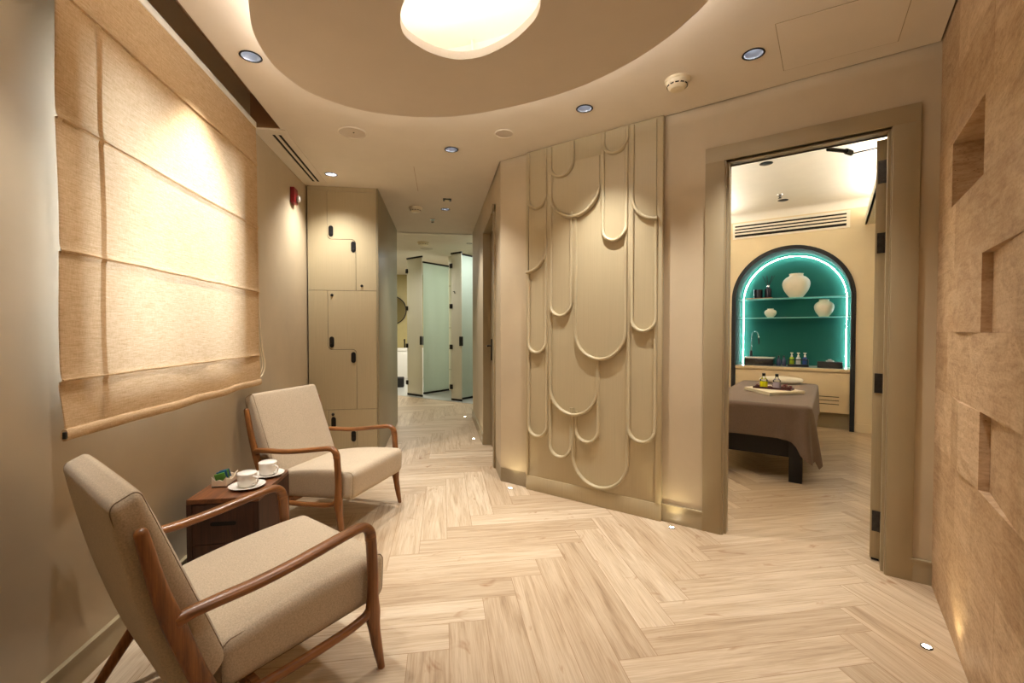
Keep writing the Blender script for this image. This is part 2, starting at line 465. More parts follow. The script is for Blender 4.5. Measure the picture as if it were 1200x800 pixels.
# ================================================================== SETTING
# ---- floor: herringbone planks, each its own face
def make_floor():
    bm = bmesh.new()
    uvg = bm.loops.layers.uv.new('grain'); uve = bm.loops.layers.uv.new('edge')
    tn = bm.faces.layers.float.new('tone')
    X0, Y0 = .02, 1.845
    def inside(cx, cy):
        if not (-1.9 < cx < 5.6 and -1.6 < cy < 9.4): return False
        q = V((cx, cy)) - A; s_, n_ = q.dot(D), q.dot(N)
        if cx > .9 and n_ > .6: return s_ > -.3 and s_ < 3.6 and n_ < 4.9       # treatment room
        if n_ > .6 and cx > .9: return False
        qs = (V((cx, cy)) - B).dot(-N)
        if s_ > 3.3: return False
        if cy > 6.6:                                                       # wood stops at the oblique tile edge
            return cx > -3 and (V((cx, cy)) - V((-.2, 8.06))).dot(N) < .9
        return True
    def quad(x0, y0, x1, y1, along_x):
        if not inside((x0 + x1) / 2, (y0 + y1) / 2): return
        vs = [bm.verts.new(p) for p in ((x0, y0, 0), (x1, y0, 0), (x1, y1, 0), (x0, y1, 0))]
        f = bm.faces.new(vs); f[tn] = random.random()
        ox, oy = random.random() * 40, random.random() * 40; fl = random.random() < .5
        for lp in f.loops:
            c = lp.vert.co
            a, b_ = (c.x - x0, c.y - y0) if along_x else (c.y - y0, c.x - x0)
            lp[uve].uv = (a, b_); lp[uvg].uv = (ox + (PL - a if fl else a), oy + b_)
    for m in range(-8, 9):
        for k in range(-60, 90):
            x = X0 + k * PW + m * PL; y = Y0 + k * PW - m * PL
            if -3 < x < 7 and -4 < y < 11:
                quad(x, y - PL, x + PW, y, False)
                quad(x - PL, y - PW, x, y, True)
    me = bpy.data.meshes.new('floor'); bm.to_mesh(me); bm.free()
    me.materials.append(MATS['oak_plank'])
    o = bpy.data.objects.new('floor', me); COL.objects.link(o); o['kind'] = 'structure'
make_floor()
mb = MB()       # screed below the planks, tile field of the washroom
mb.box(-3.2, 6.5, -2, 12.6, -.12, -.004)
mb.build('floor', 'black_matte', kind='structure', smooth=False)
mb = MB()
t0 = V((-3.0, 8.655 + (3.0 - .858) * .945)); t1 = V((2.0, 7.445 - 1.53 * .91))
mb.prism([(-3.0, 10.69), (-.858, 8.655), (.47, 7.445), (2.0, 6.05), (2.0, 12.6), (-3.0, 12.6)], -.003, .003)
mb.build('floor', 'grey_tile', kind='structure', smooth=False)

# ---- left wall with its window opening
WY0, WY1, WZ0, WZ1 = 1.72, 2.87, 1.0, 2.17
mb = MB(); T = .24
mb.box(XL - T, XL, -1.0, WY0, 0, 2.76); mb.box(XL - T, XL, WY1, 6.3, 0, 2.76)
mb.box(XL - T, XL, WY0, WY1, 0, WZ0); mb.box(XL - T, XL, WY0, WY1, WZ1, 2.76)
mb.build('wall_left', 'plaster_wall', kind='structure', smooth=False)
w = empty('window_1', (XL - .16, (WY0 + WY1) / 2, WZ0), kind='structure')
mb = MB()
for y in (WY0 + .025, WY1 - .025): mb.box(XL - .19, XL - .13, y - .025, y + .025, WZ0, WZ1)
for z in (WZ0 + .025, WZ1 - .025): mb.box(XL - .19, XL - .13, WY0, WY1, z - .025, z + .025)
mb.box(XL - .185, XL - .135, 2.33, 2.36, WZ0 + .05, WZ1 - .05)
mb.build('window_frame', 'white_paint', w, smooth=False)
mb = MB(); mb.box(XL - .163, XL - .157, WY0 + .05, WY1 - .05, WZ0 + .05, WZ1 - .05)
mb.build('pane', 'clear_glass', w, smooth=False)
# blind pocket
mb = MB(); mb.box(XL, -1.055, -.8, 3.2, 2.75, 2.77); mb.build('ceiling', 'pocket_shade_and_seam', kind='structure', smooth=False)
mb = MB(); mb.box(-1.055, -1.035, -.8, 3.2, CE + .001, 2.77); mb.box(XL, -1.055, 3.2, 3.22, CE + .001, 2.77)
mb.build('trim_1', 'pocket_shade_and_seam', kind='structure', smooth=False)

# ---- disc outline and heart opening in plan
K = .96
disc = [(-.722, 1.861), (-.776, 2.04), (-.789, 2.212), (-.762, 2.374), (-.665, 2.545), (-.424, 2.688), (-.089, 2.709), (.203, 2.617),
        (.552, 2.391), (.763, 2.176), (.904, 1.945), (.98, 1.72), (.995, 1.5), (.93, 1.2), (.74, .95), (.45, .82), (.12, .82), (-.2, .98), (-.45, 1.24), (-.62, 1.55)]
heart = [(-.166, 1.895), (-.155, 1.98), (-.103, 2.045), (-.03, 2.095), (.066, 2.117), (.162, 2.088), (.234, 2.03), (.3, 1.95), (.345, 1.865),
         (.372, 1.787), (.372, 1.71), (.345, 1.63), (.28, 1.57), (.19, 1.545), (.09, 1.56), (0, 1.61), (-.09, 1.69), (-.145, 1.79)]
disc = [(a * K, b_ * K) for a, b_ in disc]; heart = [(a * K, b_ * K) for a, b_ in heart]
discP = [(p.x, p.y) for p in catmull([(a, b_, 0) for a, b_ in disc], 5, True)]
heartP = [(p.x, p.y) for p in catmull([(a, b_, 0) for a, b_ in heart], 5, True)]
def centre(P): return (sum(p[0] for p in P) / len(P), sum(p[1] for p in P) / len(P))
def inset(P, d):
    c = centre(P); out = []
    for x, y in P:
        v = V((x - c[0], y - c[1])); L = v.length; v = v * ((L - d) / L); out.append((c[0] + v.x, c[1] + v.y))
    return out
DL = [(-.918, 2.387), (1.483, 1.999), (.844, 2.635), (.067, 3.37), (-.935, 4.052), (.032, 5.015)]
def circ(c, r, n=24): return [(c[0] + r * math.cos(2 * PI * k / n), c[1] + r * math.sin(2 * PI * k / n)) for k in range(n)]
g = .008
c0 = W(LEN - g, -g, 0); c1 = W(g, -g, 0); re = R(3.62, g, 0)
outer = [(-1.055, -.79), (re.x, -.79), (re.x, re.y), (c0.x, c0.y), (c1.x - g, c1.y), (.41 - g, 6.28), (XL, 6.28), (XL, 3.2), (-1.055, 3.2)]
cut = inset(discP, .13)
mb = MB()
poly_plane(mb, [outer, cut] + [circ(p, .045) for p in DL], CE)
mb.build('ceiling', 'plaster_ceiling', kind='structure', smooth=False)
mb = MB()      # chamber above the floating disc
mb.grid([[(p[0], p[1], z) for p in cut] for z in (CE, 2.70)], close_v=True)
mb.bm.faces.new([mb.bm.verts.new((p[0], p[1], 2.70)) for p in cut])
mb.build('ceiling', 'white_paint', kind='structure', smooth=False)
mb = MB(); mb.box(-1.24, 4.2, -.9, 6.3, 2.80, 2.86); mb.build('ceiling', 'black_matte', kind='structure', smooth=False)  # unseen black lid added above the ceiling to keep sky light out
mb = MB(); mb.box(-3, 2, 6.28, 12.6, 2.70, 2.76); mb.box(-1.24, 2, 6.24, 6.28, CE, 2.8); mb.build('ceiling', 'plaster_ceiling', kind='structure', smooth=False)

# ---- door wall
OS0, OS1, OZ = 1.64, 2.375, 2.188
f = lambda a, b_, c: W(a, b_, c)
mb = MB()
mb.box(0, OS0, 0, .12, 0, 2.79, f); mb.box(OS1, LEN + .2, 0, .12, 0, 2.79, f); mb.box(OS0, OS1, 0, .12, OZ, 2.79, f)
mb.build('wall_right', 'plaster_wall', kind='structure', smooth=False)
# corridor wall with recessed door
cw = [(.455, 3.56), (.452, 3.98), (.425, 4.73), (.41, 6.28)]
mb = MB()
mb.prism([(.455, 3.56), (.452, 3.98), (.60, 3.98), (.60, 3.60)], 0, 2.79)
mb.prism([(.425, 4.73), (.41, 6.28), (.60, 6.28), (.60, 4.73)], 0, 2.79)
mb.prism([(.452, 3.98), (.425, 4.73), (.60, 4.73), (.60, 3.98)], 2.23, 2.79)
mb.prism([(.41, 6.28), (2.0, 6.28), (2.0, 6.18), (.60, 6.18)], 0, 2.79)
mb.build('wall_corridor', 'plaster_wall', kind='structure', smooth=False)
d2 = empty('door_2', (.5, 4.36, 0), kind='structure')
mb = MB(); mb.box(.50, .54, 3.985, 4.725, .008, 2.225, bev=.002); mb.build('leaf', 'door_veneer', d2)
mb = MB()
for y0, y1 in ((3.90, 3.98), (4.73, 4.735)):
    if y0 < 4: mb.box(.437, .455, y0, y1, 0, 2.30, bev=.002)
mb.box(.437, .50, 3.972, 3.983, 0, 2.235)
mb.box(.417, .50, 4.727, 4.737, 0, 2.235); mb.box(.42, .50, 3.98, 4.73, 2.222, 2.234)
mb.box(.425, .455, 3.90, 4.0, 2.235, 2.30)
mb.build('door_frame', 'plaster_trim', d2)
mb = MB(); mb.box(.488, .5, 4.60, 4.645, .90, 1.12, bev=.003); mb.sweep([(.495, 4.62, 1.05), (.45, 4.62, 1.05), (.445, 4.60, 1.05), (.445, 4.50, 1.05)], .008)
mb.build('door_handle', 'black_metal', d2, label='black lever handle on a tall plate')

# baseboards
def baseboard(name, pts, side):
    mb = MB()
    for (a, b_) in zip(pts[:-1], pts[1:]):
        a, b_ = V(a), V(b_); d = (b_ - a).normalized(); n_ = V((-d.y, d.x)) * side
        q = [a, b_, b_ + n_ * .014, a + n_ * .014]
        if side < 0: q = q[::-1]
        mb.prism([(p.x, p.y) for p in q], 0, .108)
        q = [a, b_, b_ + n_ * .018, a + n_ * .018]
        mb.prism([(p.x, p.y) for p in (q if side > 0 else q[::-1])], .104, .112)
    mb.build(name, 'plaster_trim', kind='structure', smooth=False)
wx = lambda s, n_=0: (W(s, n_, 0).x, W(s, n_, 0).y)
baseboard('baseboard_left', [(XL, -.8), (XL, 4.39)], -1)
baseboard('baseboard_right', [wx(1.285), wx(1.53)], -1)
baseboard('baseboard_right', [wx(2.47), wx(LEN)], -1)
baseboard('baseboard_right', [(.4525, 3.90), (.455, 3.56), wx(.267)], 1)
bpy.data.objects['baseboard_right.001']['kind'] = 'structure'
baseboard('baseboard_corridor', [(.425, 4.735), (.41, 6.28), (.5, 6.282)][::-1], -1)

# ---- door 1: casing, stop, open leaf, hinges, closer
d1 = empty('door_1', tuple(W((OS0 + OS1) / 2, 0, 0)), ANG, kind='structure')
mb = MB()
CWD = .105
for a, b_ in ((OS0 - CWD - .008, OS0 - .008), (OS1 + .004, OS1 + CWD)):
    mb.box(a, b_, -.016, .0, 0, 2.275, f, bev=.002)
mb.box(OS0 - CWD - .008, OS1 + CWD, -.0165, .0, OZ, 2.275, f, bev=.002)
mb.build('door_casing', 'plaster_trim', d1)
mb = MB()
mb.box(OS0 - .012, OS0, -.008, .125, 0, OZ, f); mb.box(OS1, OS1 + .012, -.008, .125, 0, OZ, f); mb.box(OS0, OS1, -.008, .125, OZ, OZ + .012, f)
mb.box(OS0, OS0 + .014, .02, .07, 0, OZ, f); mb.box(OS1 - .012, OS1, .02, .07, 0, OZ, f); mb.box(OS0, OS1, .02, .07, OZ - .007, OZ, f)
mb.build('door_jamb', 'plaster_trim', d1, smooth=False)
# leaf hinged on the room side, swung ~101 degrees into the treatment room
hp = V((OS1 - .006, .128)); la = math.radians(81)
ld = V((math.cos(la), math.sin(la))); lt_ = V((-ld.y, ld.x))
fl_ = lambda a, b_, c: W(hp.x + ld.x * a + lt_.x * b_, hp.y + ld.y * a + lt_.y * b_, c)
mb = MB(); mb.box(.004, .72, .0, .044, .012, OZ - .006, fl_, bev=.0015)
leaf = mb.build('leaf', 'door_veneer', d1)
mb = MB(); mb.box(.0035, .718, .006, .038, .004, .013, fl_); mb.build('bottom_seal', 'black_metal', d1, smooth=False)
for z0, z1 in ((1.958, 2.075), (1.602, 1.706), (.88, .981), (.156, .262)):
    mb = MB(); mb.box(-.001, .006, .002, .036, z0, z1, fl_)
    hc = W(hp.x + .001, hp.y - .004, 0)
    mb.lathe([(.006, z0), (.006, z1)], (hc.x, hc.y, 0), 10)
    for k in range(4):
        zz = z0 + .015 + k * (z1 - z0 - .03) / 3
        q = fl_(-.0015, .012 + .012 * (k % 2), zz)
        mb.lathe([(.003, 0), (.002, .001)], q, 8, axis=-(D * ld.x + N * ld.y).to_3d())
    mb.build('hinge', 'hinge_metal', d1, label='dark metal butt hinge')
mb = MB()
mb.sweep([W(2.118, .15, 2.192), W(2.2, .28, 2.204)], (.008, .011)); mb.sweep([W(2.2, .28, 2.204), W(2.226, .33, 2.204)], (.012, .016))
mb.sweep([W(2.226, .33, 2.20), W(2.345, .31, 2.20)], .004); mb.sweep([W(2.345, .31, 2.192), W(2.345, .31, 2.15)], .006)
mb.build('closer_arm', 'black_metal', d1, label='black folding door closer arm')

# ---- stone wall (right), individual blocks with slight tilt, niche and slots
def make_stone():
    bm = bmesh.new(); tn = bm.faces.layers.float.new('tone')
    rows = [(0, .16), (.16, .42), (.42, .68), (.68, .938), (.938, 1.196), (1.196, 1.456), (1.456, 1.712), (1.712, 1.972), (1.972, 2.24), (2.24, 2.79)]
    cols = {3: [(0, .358), (.358, .551), (.551, .79), (.79, 1.2), (1.2, 1.7), (1.7, 2.3), (2.3, 3.62)],
            5: [(0, .347), (.347, .53), (.53, .775), (.775, 1.19), (1.19, 1.6), (1.6, 2.1), (2.1, 2.8), (2.8, 3.62)],
            7: [(0, .283), (.283, .77), (.77, 1.3), (1.3, 1.9), (1.9, 2.6), (2.6, 3.62)]}
    tilt = {(3, 1): (.0, .012), (3, 3): (-.026, 0), (5, 1): (0, .010), (5, 3): (-.026, 0), (5, 2): (.010, 0), (3, 2): (.012, 0)}
    rnd = random.Random(3)
    for i, (z0, z1) in enumerate(rows):
        cl = cols.get(i)
        if not cl:
            cl = []; r = 0
            while r < 3.62:
                w_ = rnd.choice([.25, .36, .45, .5]); r1 = min(3.62, r + w_)
                if 3.62 - r1 < .15: r1 = 3.62
                cl.append((r, r1)); r = r1
        for j, (r0, r1) in enumerate(cl):
            tone = rnd.random()
            if (i, j) == (7, 1):                      # niche
                dpt = -.10
                P = [R(r0, 0, z0), R(r1, 0, z0), R(r1, 0, z1), R(r0, 0, z1)]; Q = [R(r0, dpt, z0), R(r1, dpt, z0), R(r1, dpt, z1), R(r0, dpt, z1)]
                pv = [bm.verts.new(p) for p in P]; qv = [bm.verts.new(p) for p in Q]
                fs = [bm.faces.new(qv)] + [bm.faces.new((pv[k], pv[(k + 1) % 4], qv[(k + 1) % 4], qv[k])) for k in range(4)]
                for q in fs: q[tn] = tone
                continue
            a, b_ = tilt.get((i, j), (rnd.uniform(-.0003, .0003),) * 2)
            e = .0002
            fr = [R(r0 + e, a, z0 + e), R(r1 - e, b_, z0 + e), R(r1 - e, b_, z1 - e), R(r0 + e, a, z1 - e)]
            bk = [R(r0 + e, -.06, z0 + e), R(r1 - e, -.06, z0 + e), R(r1 - e, -.06, z1 - e), R(r0 + e, -.06, z1 - e)]
            fv = [bm.verts.new(p) for p in fr]; bv = [bm.verts.new(p) for p in bk]
            fs = [bm.faces.new(fv)] + [bm.faces.new((fv[k], fv[(k + 1) % 4], bv[(k + 1) % 4], bv[k])) for k in range(4)]
            for q in fs: q[tn] = tone
    bmesh.ops.recalc_face_normals(bm, faces=bm.faces[:])
    me = bpy.data.meshes.new('wall_stone'); bm.to_mesh(me); bm.free(); me.materials.append(MATS['travertine'])
    o = bpy.data.objects.new('wall_stone', me); COL.objects.link(o); o['kind'] = 'structure'
make_stone()
mb = MB(); mb.box(-.02, 3.7, -.22, -.105, 0, 2.79, R); mb.build('wall_stone', 'gap_dark', kind='structure', smooth=False)
# back wall behind the viewer, and lids that close the building
mb = MB(); mb.box(XL - .2, .2, -.9, -.8, 0, 2.79); mb.build('wall_back', 'plaster_wall', kind='structure', smooth=False)
mb = MB(); mb.box(-3.1, XL - T, 6.3, 6.4, 0, 2.7); mb.build('wall_washroom', 'bath_wall', kind='structure', smooth=False)
mb = MB(); mb.box(-3, 2.0, 12.3, 12.4, 0, 2.7); mb.build('wall_washroom', 'bath_wall', kind='structure', smooth=False)
mb = MB(); mb.box(-3.1, -3.0, 6.3, 12.4, 0, 2.7); mb.build('wall_washroom', 'bath_wall', kind='structure', smooth=False)
mb = MB(); mb.box(2.0, 2.1, 6.2, 12.4, 0, 2.7); mb.build('wall_washroom', 'cream_tile', kind='structure', smooth=False)

# ================================================================== CEILING DISC
dc = empty('ceiling_light', (centre(discP)[0], centre(discP)[1], 2.40), label='large pebble-shaped floating ceiling disc with a glowing heart-like opening and a lit rim', cat='ceiling light')
ZB, ZT = 2.40, 2.436
def ring(mb, Po, Pi, z0, z1):
    poly_plane(mb, [Po, Pi], z0); poly_plane(mb, [Po, Pi], z1)
    mb.grid([[(p[0], p[1], z) for p in Po] for z in (z0, z1)], close_v=True)
    mb.grid([[(p[0], p[1], z) for p in Pi] for z in (z0, z1)], close_v=True)
    bmesh.ops.remove_doubles(mb.bm, verts=mb.bm.verts[:], dist=1e-5)
mb = MB(); ring(mb, discP, heartP, ZB, ZT); mb.build('disc', 'plaster_disc', dc, smooth=False, label='matte beige suspended disc')
mb = MB(); mb.sweep([(p[0], p[1], ZT + .012) for p in inset(discP, .03)], (.008, .006), up=(0, 0, 1), n=6, closed=True)
mb.build('rim_strip', 'cove_glow', dc, label='warm light strip on top of the rim')
mb = MB(); mb.sweep([(p[0], p[1], ZT + .012) for p in inset(heartP, -.07)], (.012, .008), up=(0, 0, 1), n=6, closed=True)
mb.build('opening_strip', 'heart_glow', dc, label='bright light strip around the opening')
mb = MB(); mb.sweep([(centre(heartP)[0] + .34 * math.cos(t), centre(heartP)[1] + .34 * math.sin(t), ZT) for t in (0, 0)][:1] + [(centre(heartP)[0], centre(heartP)[1] + .55, ZT)], .001)
mb.bm.clear()
for dx, dy in ((.45, .1), (-.4, .2), (.05, -.6), (.1, .62)):
    c = centre(discP); mb = MB(); mb.lathe([(.008, ZT - .002), (.008, 2.70)], (c[0] + dx, c[1] + dy, 0), 8); mb.build('hanger', 'white_paint', dc)

# ================================================================== CEILING FIXTURES
def downlight(x, y, z, label=None, group=None, lit=True, r=.05, dark=False):
    o = empty('downlight', (x, y, z), label=label, cat='downlight', group=group)
    mb = MB(); mb.lathe([(r * .84, 0), (r, -.001), (r * 1.02, -.003), (r * .86, -.004), (r * .84, 0)], (x, y, z), 28, cap=False)
    mb.build('trim_ring', 'black_metal', o)
    mb = MB(); mb.lathe([(r * .86, -.002), (r * .8, .006), (r * .45, .048)], (x, y, z), 28, cap=False)
    mb.build('reflector', 'black_metal' if dark else 'reflector_metal', o)
    mb = MB(); mb.lathe([(.0, .046), (r * .47, .046)], (x, y, z), 24, cap=False)
    mb.build('lamp', 'lamp_glow' if lit else 'black_metal', o)
    if dark:
        mb = MB(); mb.lathe([(r * .98, -.0035), (r * .9, -.006), (0, -.006)], (x, y, z), 28, cap=False); mb.build('faceplate', 'black_metal', o)
    return o
DLAB = ['round recessed downlight beside the curtain pocket above the armchairs', 'round recessed downlight beside the ceiling access hatch',
        'round recessed downlight above the carved wall panel', 'round recessed downlight alone on the ceiling past the disc',
        'round recessed downlight in front of the lockers', 'round recessed downlight in the corridor beside the square sensor']
for (x, y), lb in zip(DL, DLAB): downlight(x, y, CE, lb)
def speaker(x, y, z, label, r=.075):
    o = empty('ceiling_speaker', (x, y, z), label=label, cat='ceiling speaker')
    mb = MB(); mb.lathe([(r, 0), (r * 1.02, -.003), (r * .93, -.007), (r * .9, -.004)], (x, y, z), 36, cap=False); mb.build('rim', 'plaster_ceiling', o)
    mb = MB(); mb.lathe([(r * .92, -.004), (r * .5, -.005), (0, -.0055)], (x, y, z), 36, cap=False); mb.build('grille', 'plaster_disc', o)
    if 'beside' in label:
        mb = MB(); mb.lathe([(.006, -.0045), (.004, -.008), (0, -.008)], (x + .01, y - .01, z), 10, cap=False); mb.build('sensor_dot', 'gap_dark', o)
speaker(-.596, 3.184, CE, 'round beige ceiling speaker beside the slot air vent', .092)
speaker(.414, 3.043, CE, 'round beige ceiling speaker near the plain pilaster edge of the carved panel', .064)
def detector(x, y, z, label, r=.064):
    o = empty('smoke_detector', (x, y, z), label=label, cat='smoke detector')
    mb = MB(); mb.lathe([(r, 0), (r, -.012), (r * .92, -.016), (r * .86, -.03)], (x, y, z), 32); mb.build('base', 'detector_plastic', o)
    mb = MB(); mb.lathe([(r * .84, -.03), (r * .8, -.034), (r * .74, -.042), (r * .55, -.052), (0, -.054)], (x, y, z), 32); mb.build('cover', 'detector_plastic', o)
    mb = MB()
    for k in range(12):
        a = 2 * PI * k / 12; c, s_ = math.cos(a), math.sin(a); rr = r * .79
        mb.box(-.009, .009, -.002, .002, -.0375, -.0325, lambda p, q, t: V((x + c * (rr + q) - s_ * p, y + s_ * (rr + q) + c * p, z + t)))
    mb.build('vent_slot', 'gap_dark', o, kind='stuff')
detector(1.235, 2.262, CE, 'cream round smoke detector between the two downlights above the door wall')
detector(-.287, 4.995, CE, 'cream smoke detector on the corridor ceiling near the lockers', .07)
detector(-.323, 7.792, 2.70, 'far cream smoke detector on the washroom ceiling', .1)
speaker(-.285, 8.343, 2.70, 'flat round grey speaker on the washroom ceiling', .13)
downlight(.452, 7.748, 2.70, 'distant downlight on the washroom ceiling above the glass door')
o = empty('motion_sensor', (.047, 4.66, CE), label='small square metal sensor plate on the corridor ceiling', cat='sensor')
mb = MB(); mb.box(.005, .089, 4.61, 4.70, CE - .006, CE - .0003, bev=.002); mb.build('plate', 'hinge_metal', o)
mb = MB(); mb.lathe([(.025, -.006), (.022, -.016), (0, -.02)], (.047, 4.655, CE), 20); mb.build('lens', 'detector_plastic', o)
def sprinkler(x, y, z, label):
    o = empty('fire_sprinkler', (x, y, z), label=label, cat='sprinkler')
    mb = MB(); mb.lathe([(.032, 0), (.03, -.006), (.014, -.008)], (x, y, z), 20); mb.build('escutcheon', 'chrome', o)
    mb = MB(); mb.sweep([(x - .01, y, z - .006), (x - .014, y, z - .022), (x, y, z - .036)], .0025); mb.sweep([(x + .01, y, z - .006), (x + .014, y, z - .022), (x, y, z - .036)], .0025)
    mb.lathe([(.004, -.006), (.004, -.036)], (x, y, z), 8); mb.build('frame_arm', 'black_metal', o)
    mb = MB(); mb.lathe([(.018, -.036), (.018, -.039)], (x, y, z), 16); mb.build('deflector', 'black_metal', o)
sprinkler(-.116, 5.495, CE, 'small dark sprinkler head on the corridor ceiling')
# ceiling hatch: flush panel with a fine gap
o = empty('access_hatch', (1.75, 1.8, CE), label='flush square access hatch in the ceiling near the stone wall', cat='access hatch')
hq = [V((1.431, 1.793)), V((1.731, 2.104)), V((2.078, 1.811)), V((1.80, 1.50))]
hc_ = sum(hq, V((0, 0))) / 4
mb = MB(); mb.prism([tuple(p) for p in hq], CE - .0015, CE + .001); mb.build('frame_gap', 'plaster_trim', o, smooth=False)
mb = MB(); mb.prism([tuple(hc_ + (p - hc_) * .985) for p in hq], CE - .0022, CE); mb.build('panel', 'plaster_ceiling', o, smooth=False)
mb = MB(); mb.box(-.2305, -.2275, 3.762, 4.416, CE - .001, CE + .001); mb.build('trim_2', 'pocket_shade_and_seam', kind='structure', smooth=False)
# slot diffuser
o = empty('air_vent', (-1.13, 3.8, CE), label='long linear slot air vent in the ceiling above the red alarm', cat='air vent')
mb = MB()
for a, b_ in ((-1.235, -1.140), (-1.120, -1.100), (-1.080, -1.03)): mb.box(a, b_, 3.29, 4.26, CE - .006, CE + .0)
mb.box(-1.235, -1.03, 3.215, 3.29, CE - .006, CE); mb.box(-1.235, -1.03, 4.26, 4.33, CE - .006, CE)
mb.build('frame', 'plaster_ceiling', o, smooth=False)
mb = MB(); mb.box(-1.15, -1.07, 3.28, 4.27, CE - .003, CE - .001); mb.build('slot', 'gap_dark', o, smooth=False)
# fire alarm on the left wall
o = empty('fire_alarm', (XL, 4.02, 2.27), label='small dark red fire alarm strobe on the wall beside the lockers', cat='fire alarm')
mb = MB(); mb.box(XL - .002, XL + .035, 3.96, 4.06, 2.26, 2.39, bev=.008, seg=3); mb.build('housing', 'alarm_red', o)
mb = MB(); mb.box(XL + .034, XL + .06, 4.0, 4.05, 2.28, 2.33, bev=.008, seg=3); mb.build('strobe_lens', 'alarm_lens', o)

# ================================================================== LIGHT FLOOR SPOTS
fl_lab = ['small round floor uplight at the foot of the stone wall', 'small round floor uplight before the baseboard beside the doorway',
          'small round floor uplight at the pilaster corner of the carved panel', 'tiny floor uplight at the far end of the corridor wall',
          'tiny floor uplight before the recessed corridor door']
for (x, y), lb in zip([(1.814, 1.428), (1.378, 2.549), (.505, 3.38), (.304, 6.339), (.335, 5.011)], fl_lab):
    o = empty('floor_uplight', (x, y, 0), label=lb, cat='floor light')
    mb = MB(); mb.lathe([(.019, .0), (.019, .003), (.014, .004), (.0135, .001)], (x, y, 0), 24, cap=False); mb.build('bezel', 'hinge_metal', o)
    mb = MB(); mb.lathe([(0, .0025), (.0138, .0025)], (x, y, 0), 20, cap=False); mb.build('lens', 'floor_lamp_glow', o)

# ================================================================== CARVED WALL PANEL
pn = empty('carved_wall_panel', tuple(W(.776, 0, 0)), ANG, label='tall beige carved panel with overlapping rounded scallop mouldings on the wall beside the doorway', cat='wall panel')
PD = .03
mb = MB(); mb.box(.267, 1.285, -PD, -.0005, 0, CE + .004, f, bev=.002); mb.build('backing_board', 'panel_veneer', pn)
mb = MB()
mb.box(.267, .286, -PD - .008, -PD + .001, .11, CE - .01, f, bev=.002); mb.box(1.250, 1.285, -PD - .008, -PD + .001, .11, CE - .01, f, bev=.002)
mb.box(.267, 1.285, -PD - .005, -PD + .001, 0, .11, f, bev=.002)
mb.build('edge_frame', 'panel_veneer', pn)
def U(s0, s1, zb, zl, zr, a0=180, a1=360):
    c, r = (s0 + s1) / 2, (s1 - s0) / 2; pts = []
    if zl is not None: pts.append((s0, zl))
    for k in range(19):
        t = math.radians(a0 + (a1 - a0) * k / 18); pts.append((c + r * math.cos(t), zb + r + r * math.sin(t)))
    if zr is not None: pts.append((s1, zr))
    return pts
TOP = CE - .012
SCL = [  # paths of the mouldings and the plate behind them (proudness grows for the upper layers)
    (U(.292, .440, 2.108, TOP, TOP), 3), (U(.117, .440, 1.64, None, 2.17, 270, 360), 2), (U(.292, .440, 1.041, 1.64, 1.86), 1.4), (U(.292, .448, .418, 1.11, 1.11), .8),
    (U(.484, .662, 2.297, TOP, TOP), 3.6), (U(.484, .862, 2.0, 2.385, None, 180, 352), 2.6), (U(.484, .648, 1.310, 2.16, 2.04), 2.2), (U(.480, .850, .612, 1.385, 1.02), 1.6),
    (U(.478, .648, .294, .77, .66), .9), (U(.690, .856, .432, .64, 1.0), .9),
    (U(.684, 1.050, 1.011, 2.02, 1.90), 2.0), (U(.664, 1.066, .133, .66, 1.08), .6),
    (U(.892, 1.056, 2.372, TOP, TOP), 3.4), (U(.888, 1.052, 1.80, 2.44, 2.44), 2.6),
    (U(1.092, 1.424, 1.903, TOP, None, 180, 270), 2.8), (U(1.092, 1.246, 1.20, 2.03, 1.92), 2.0), (U(1.072, 1.246, .488, 1.26, 1.26), 1.2)]
for path, lay in SCL:
    mb = MB(); h = PD + .004 + .0012 * lay
    pts = [V(W(a, -h, z)) for a, z in path]
    mb.sweep(pts, (.012, .0095), up=tuple(-N.to_3d()), n=10, p=2.0) if False else None
    # half-round moulding: width in plane .0125, depth out of plane
    rows = []
    m = len(path)
    for i, (a, z) in enumerate(path):
        p0 = V(path[max(0, i - 1)]); p1 = V(path[min(m - 1, i + 1)]); t = (p1 - p0).normalized(); nn = V((-t.y, t.x))
        row = []; ff = .62 + .75 * min(1, abs(t.x) * 1.6)
        for k, (w_, dd) in enumerate(((-.0105, 0), (-.0105, .007), (-.008, .011), (-.003, .0125), (.003, .0125), (.008, .011), (.0105, .007), (.0105, 0))):
            row.append(W(a + nn.x * w_, -PD - .0005 - .0022 * lay - dd * 1.5 * ff, z + nn.y * w_))
        rows.append(row)
    vs = mb.grid(rows, close_v=True); mb.bm.faces.new(vs[0]); mb.bm.faces.new(vs[-1])
    cs = [p for p in path]
    # raised tongue plate
    if len(cs) > 18 and (path[0][0] < path[-1][0]):
        top = max(path[0][1], path[-1][1])
        zt = max(top, 2.17 if path[0][0] < .2 else 0, TOP if path[-1][0] > 1.2 and path[0][1] > 2.4 else 0, 2.385 if abs(path[-1][1] - 2.16) < .06 and path[-1][0] < .87 else 0)
        poly = [p for p in cs if .29 < p[0] < 1.25]
        poly = [(poly[0][0], zt)] * (poly[0][1] < zt) + poly + [(poly[-1][0], zt)] * (poly[-1][1] < zt)
        try: mb.prism([(a, z) for a, z in poly], -PD - .0022 * lay - .001, -PD + .001, lambda a, z, n_: W(a, n_, z))
        except ValueError: pass
    mb.build('scallop_moulding', 'panel_veneer', pn, autos=50)
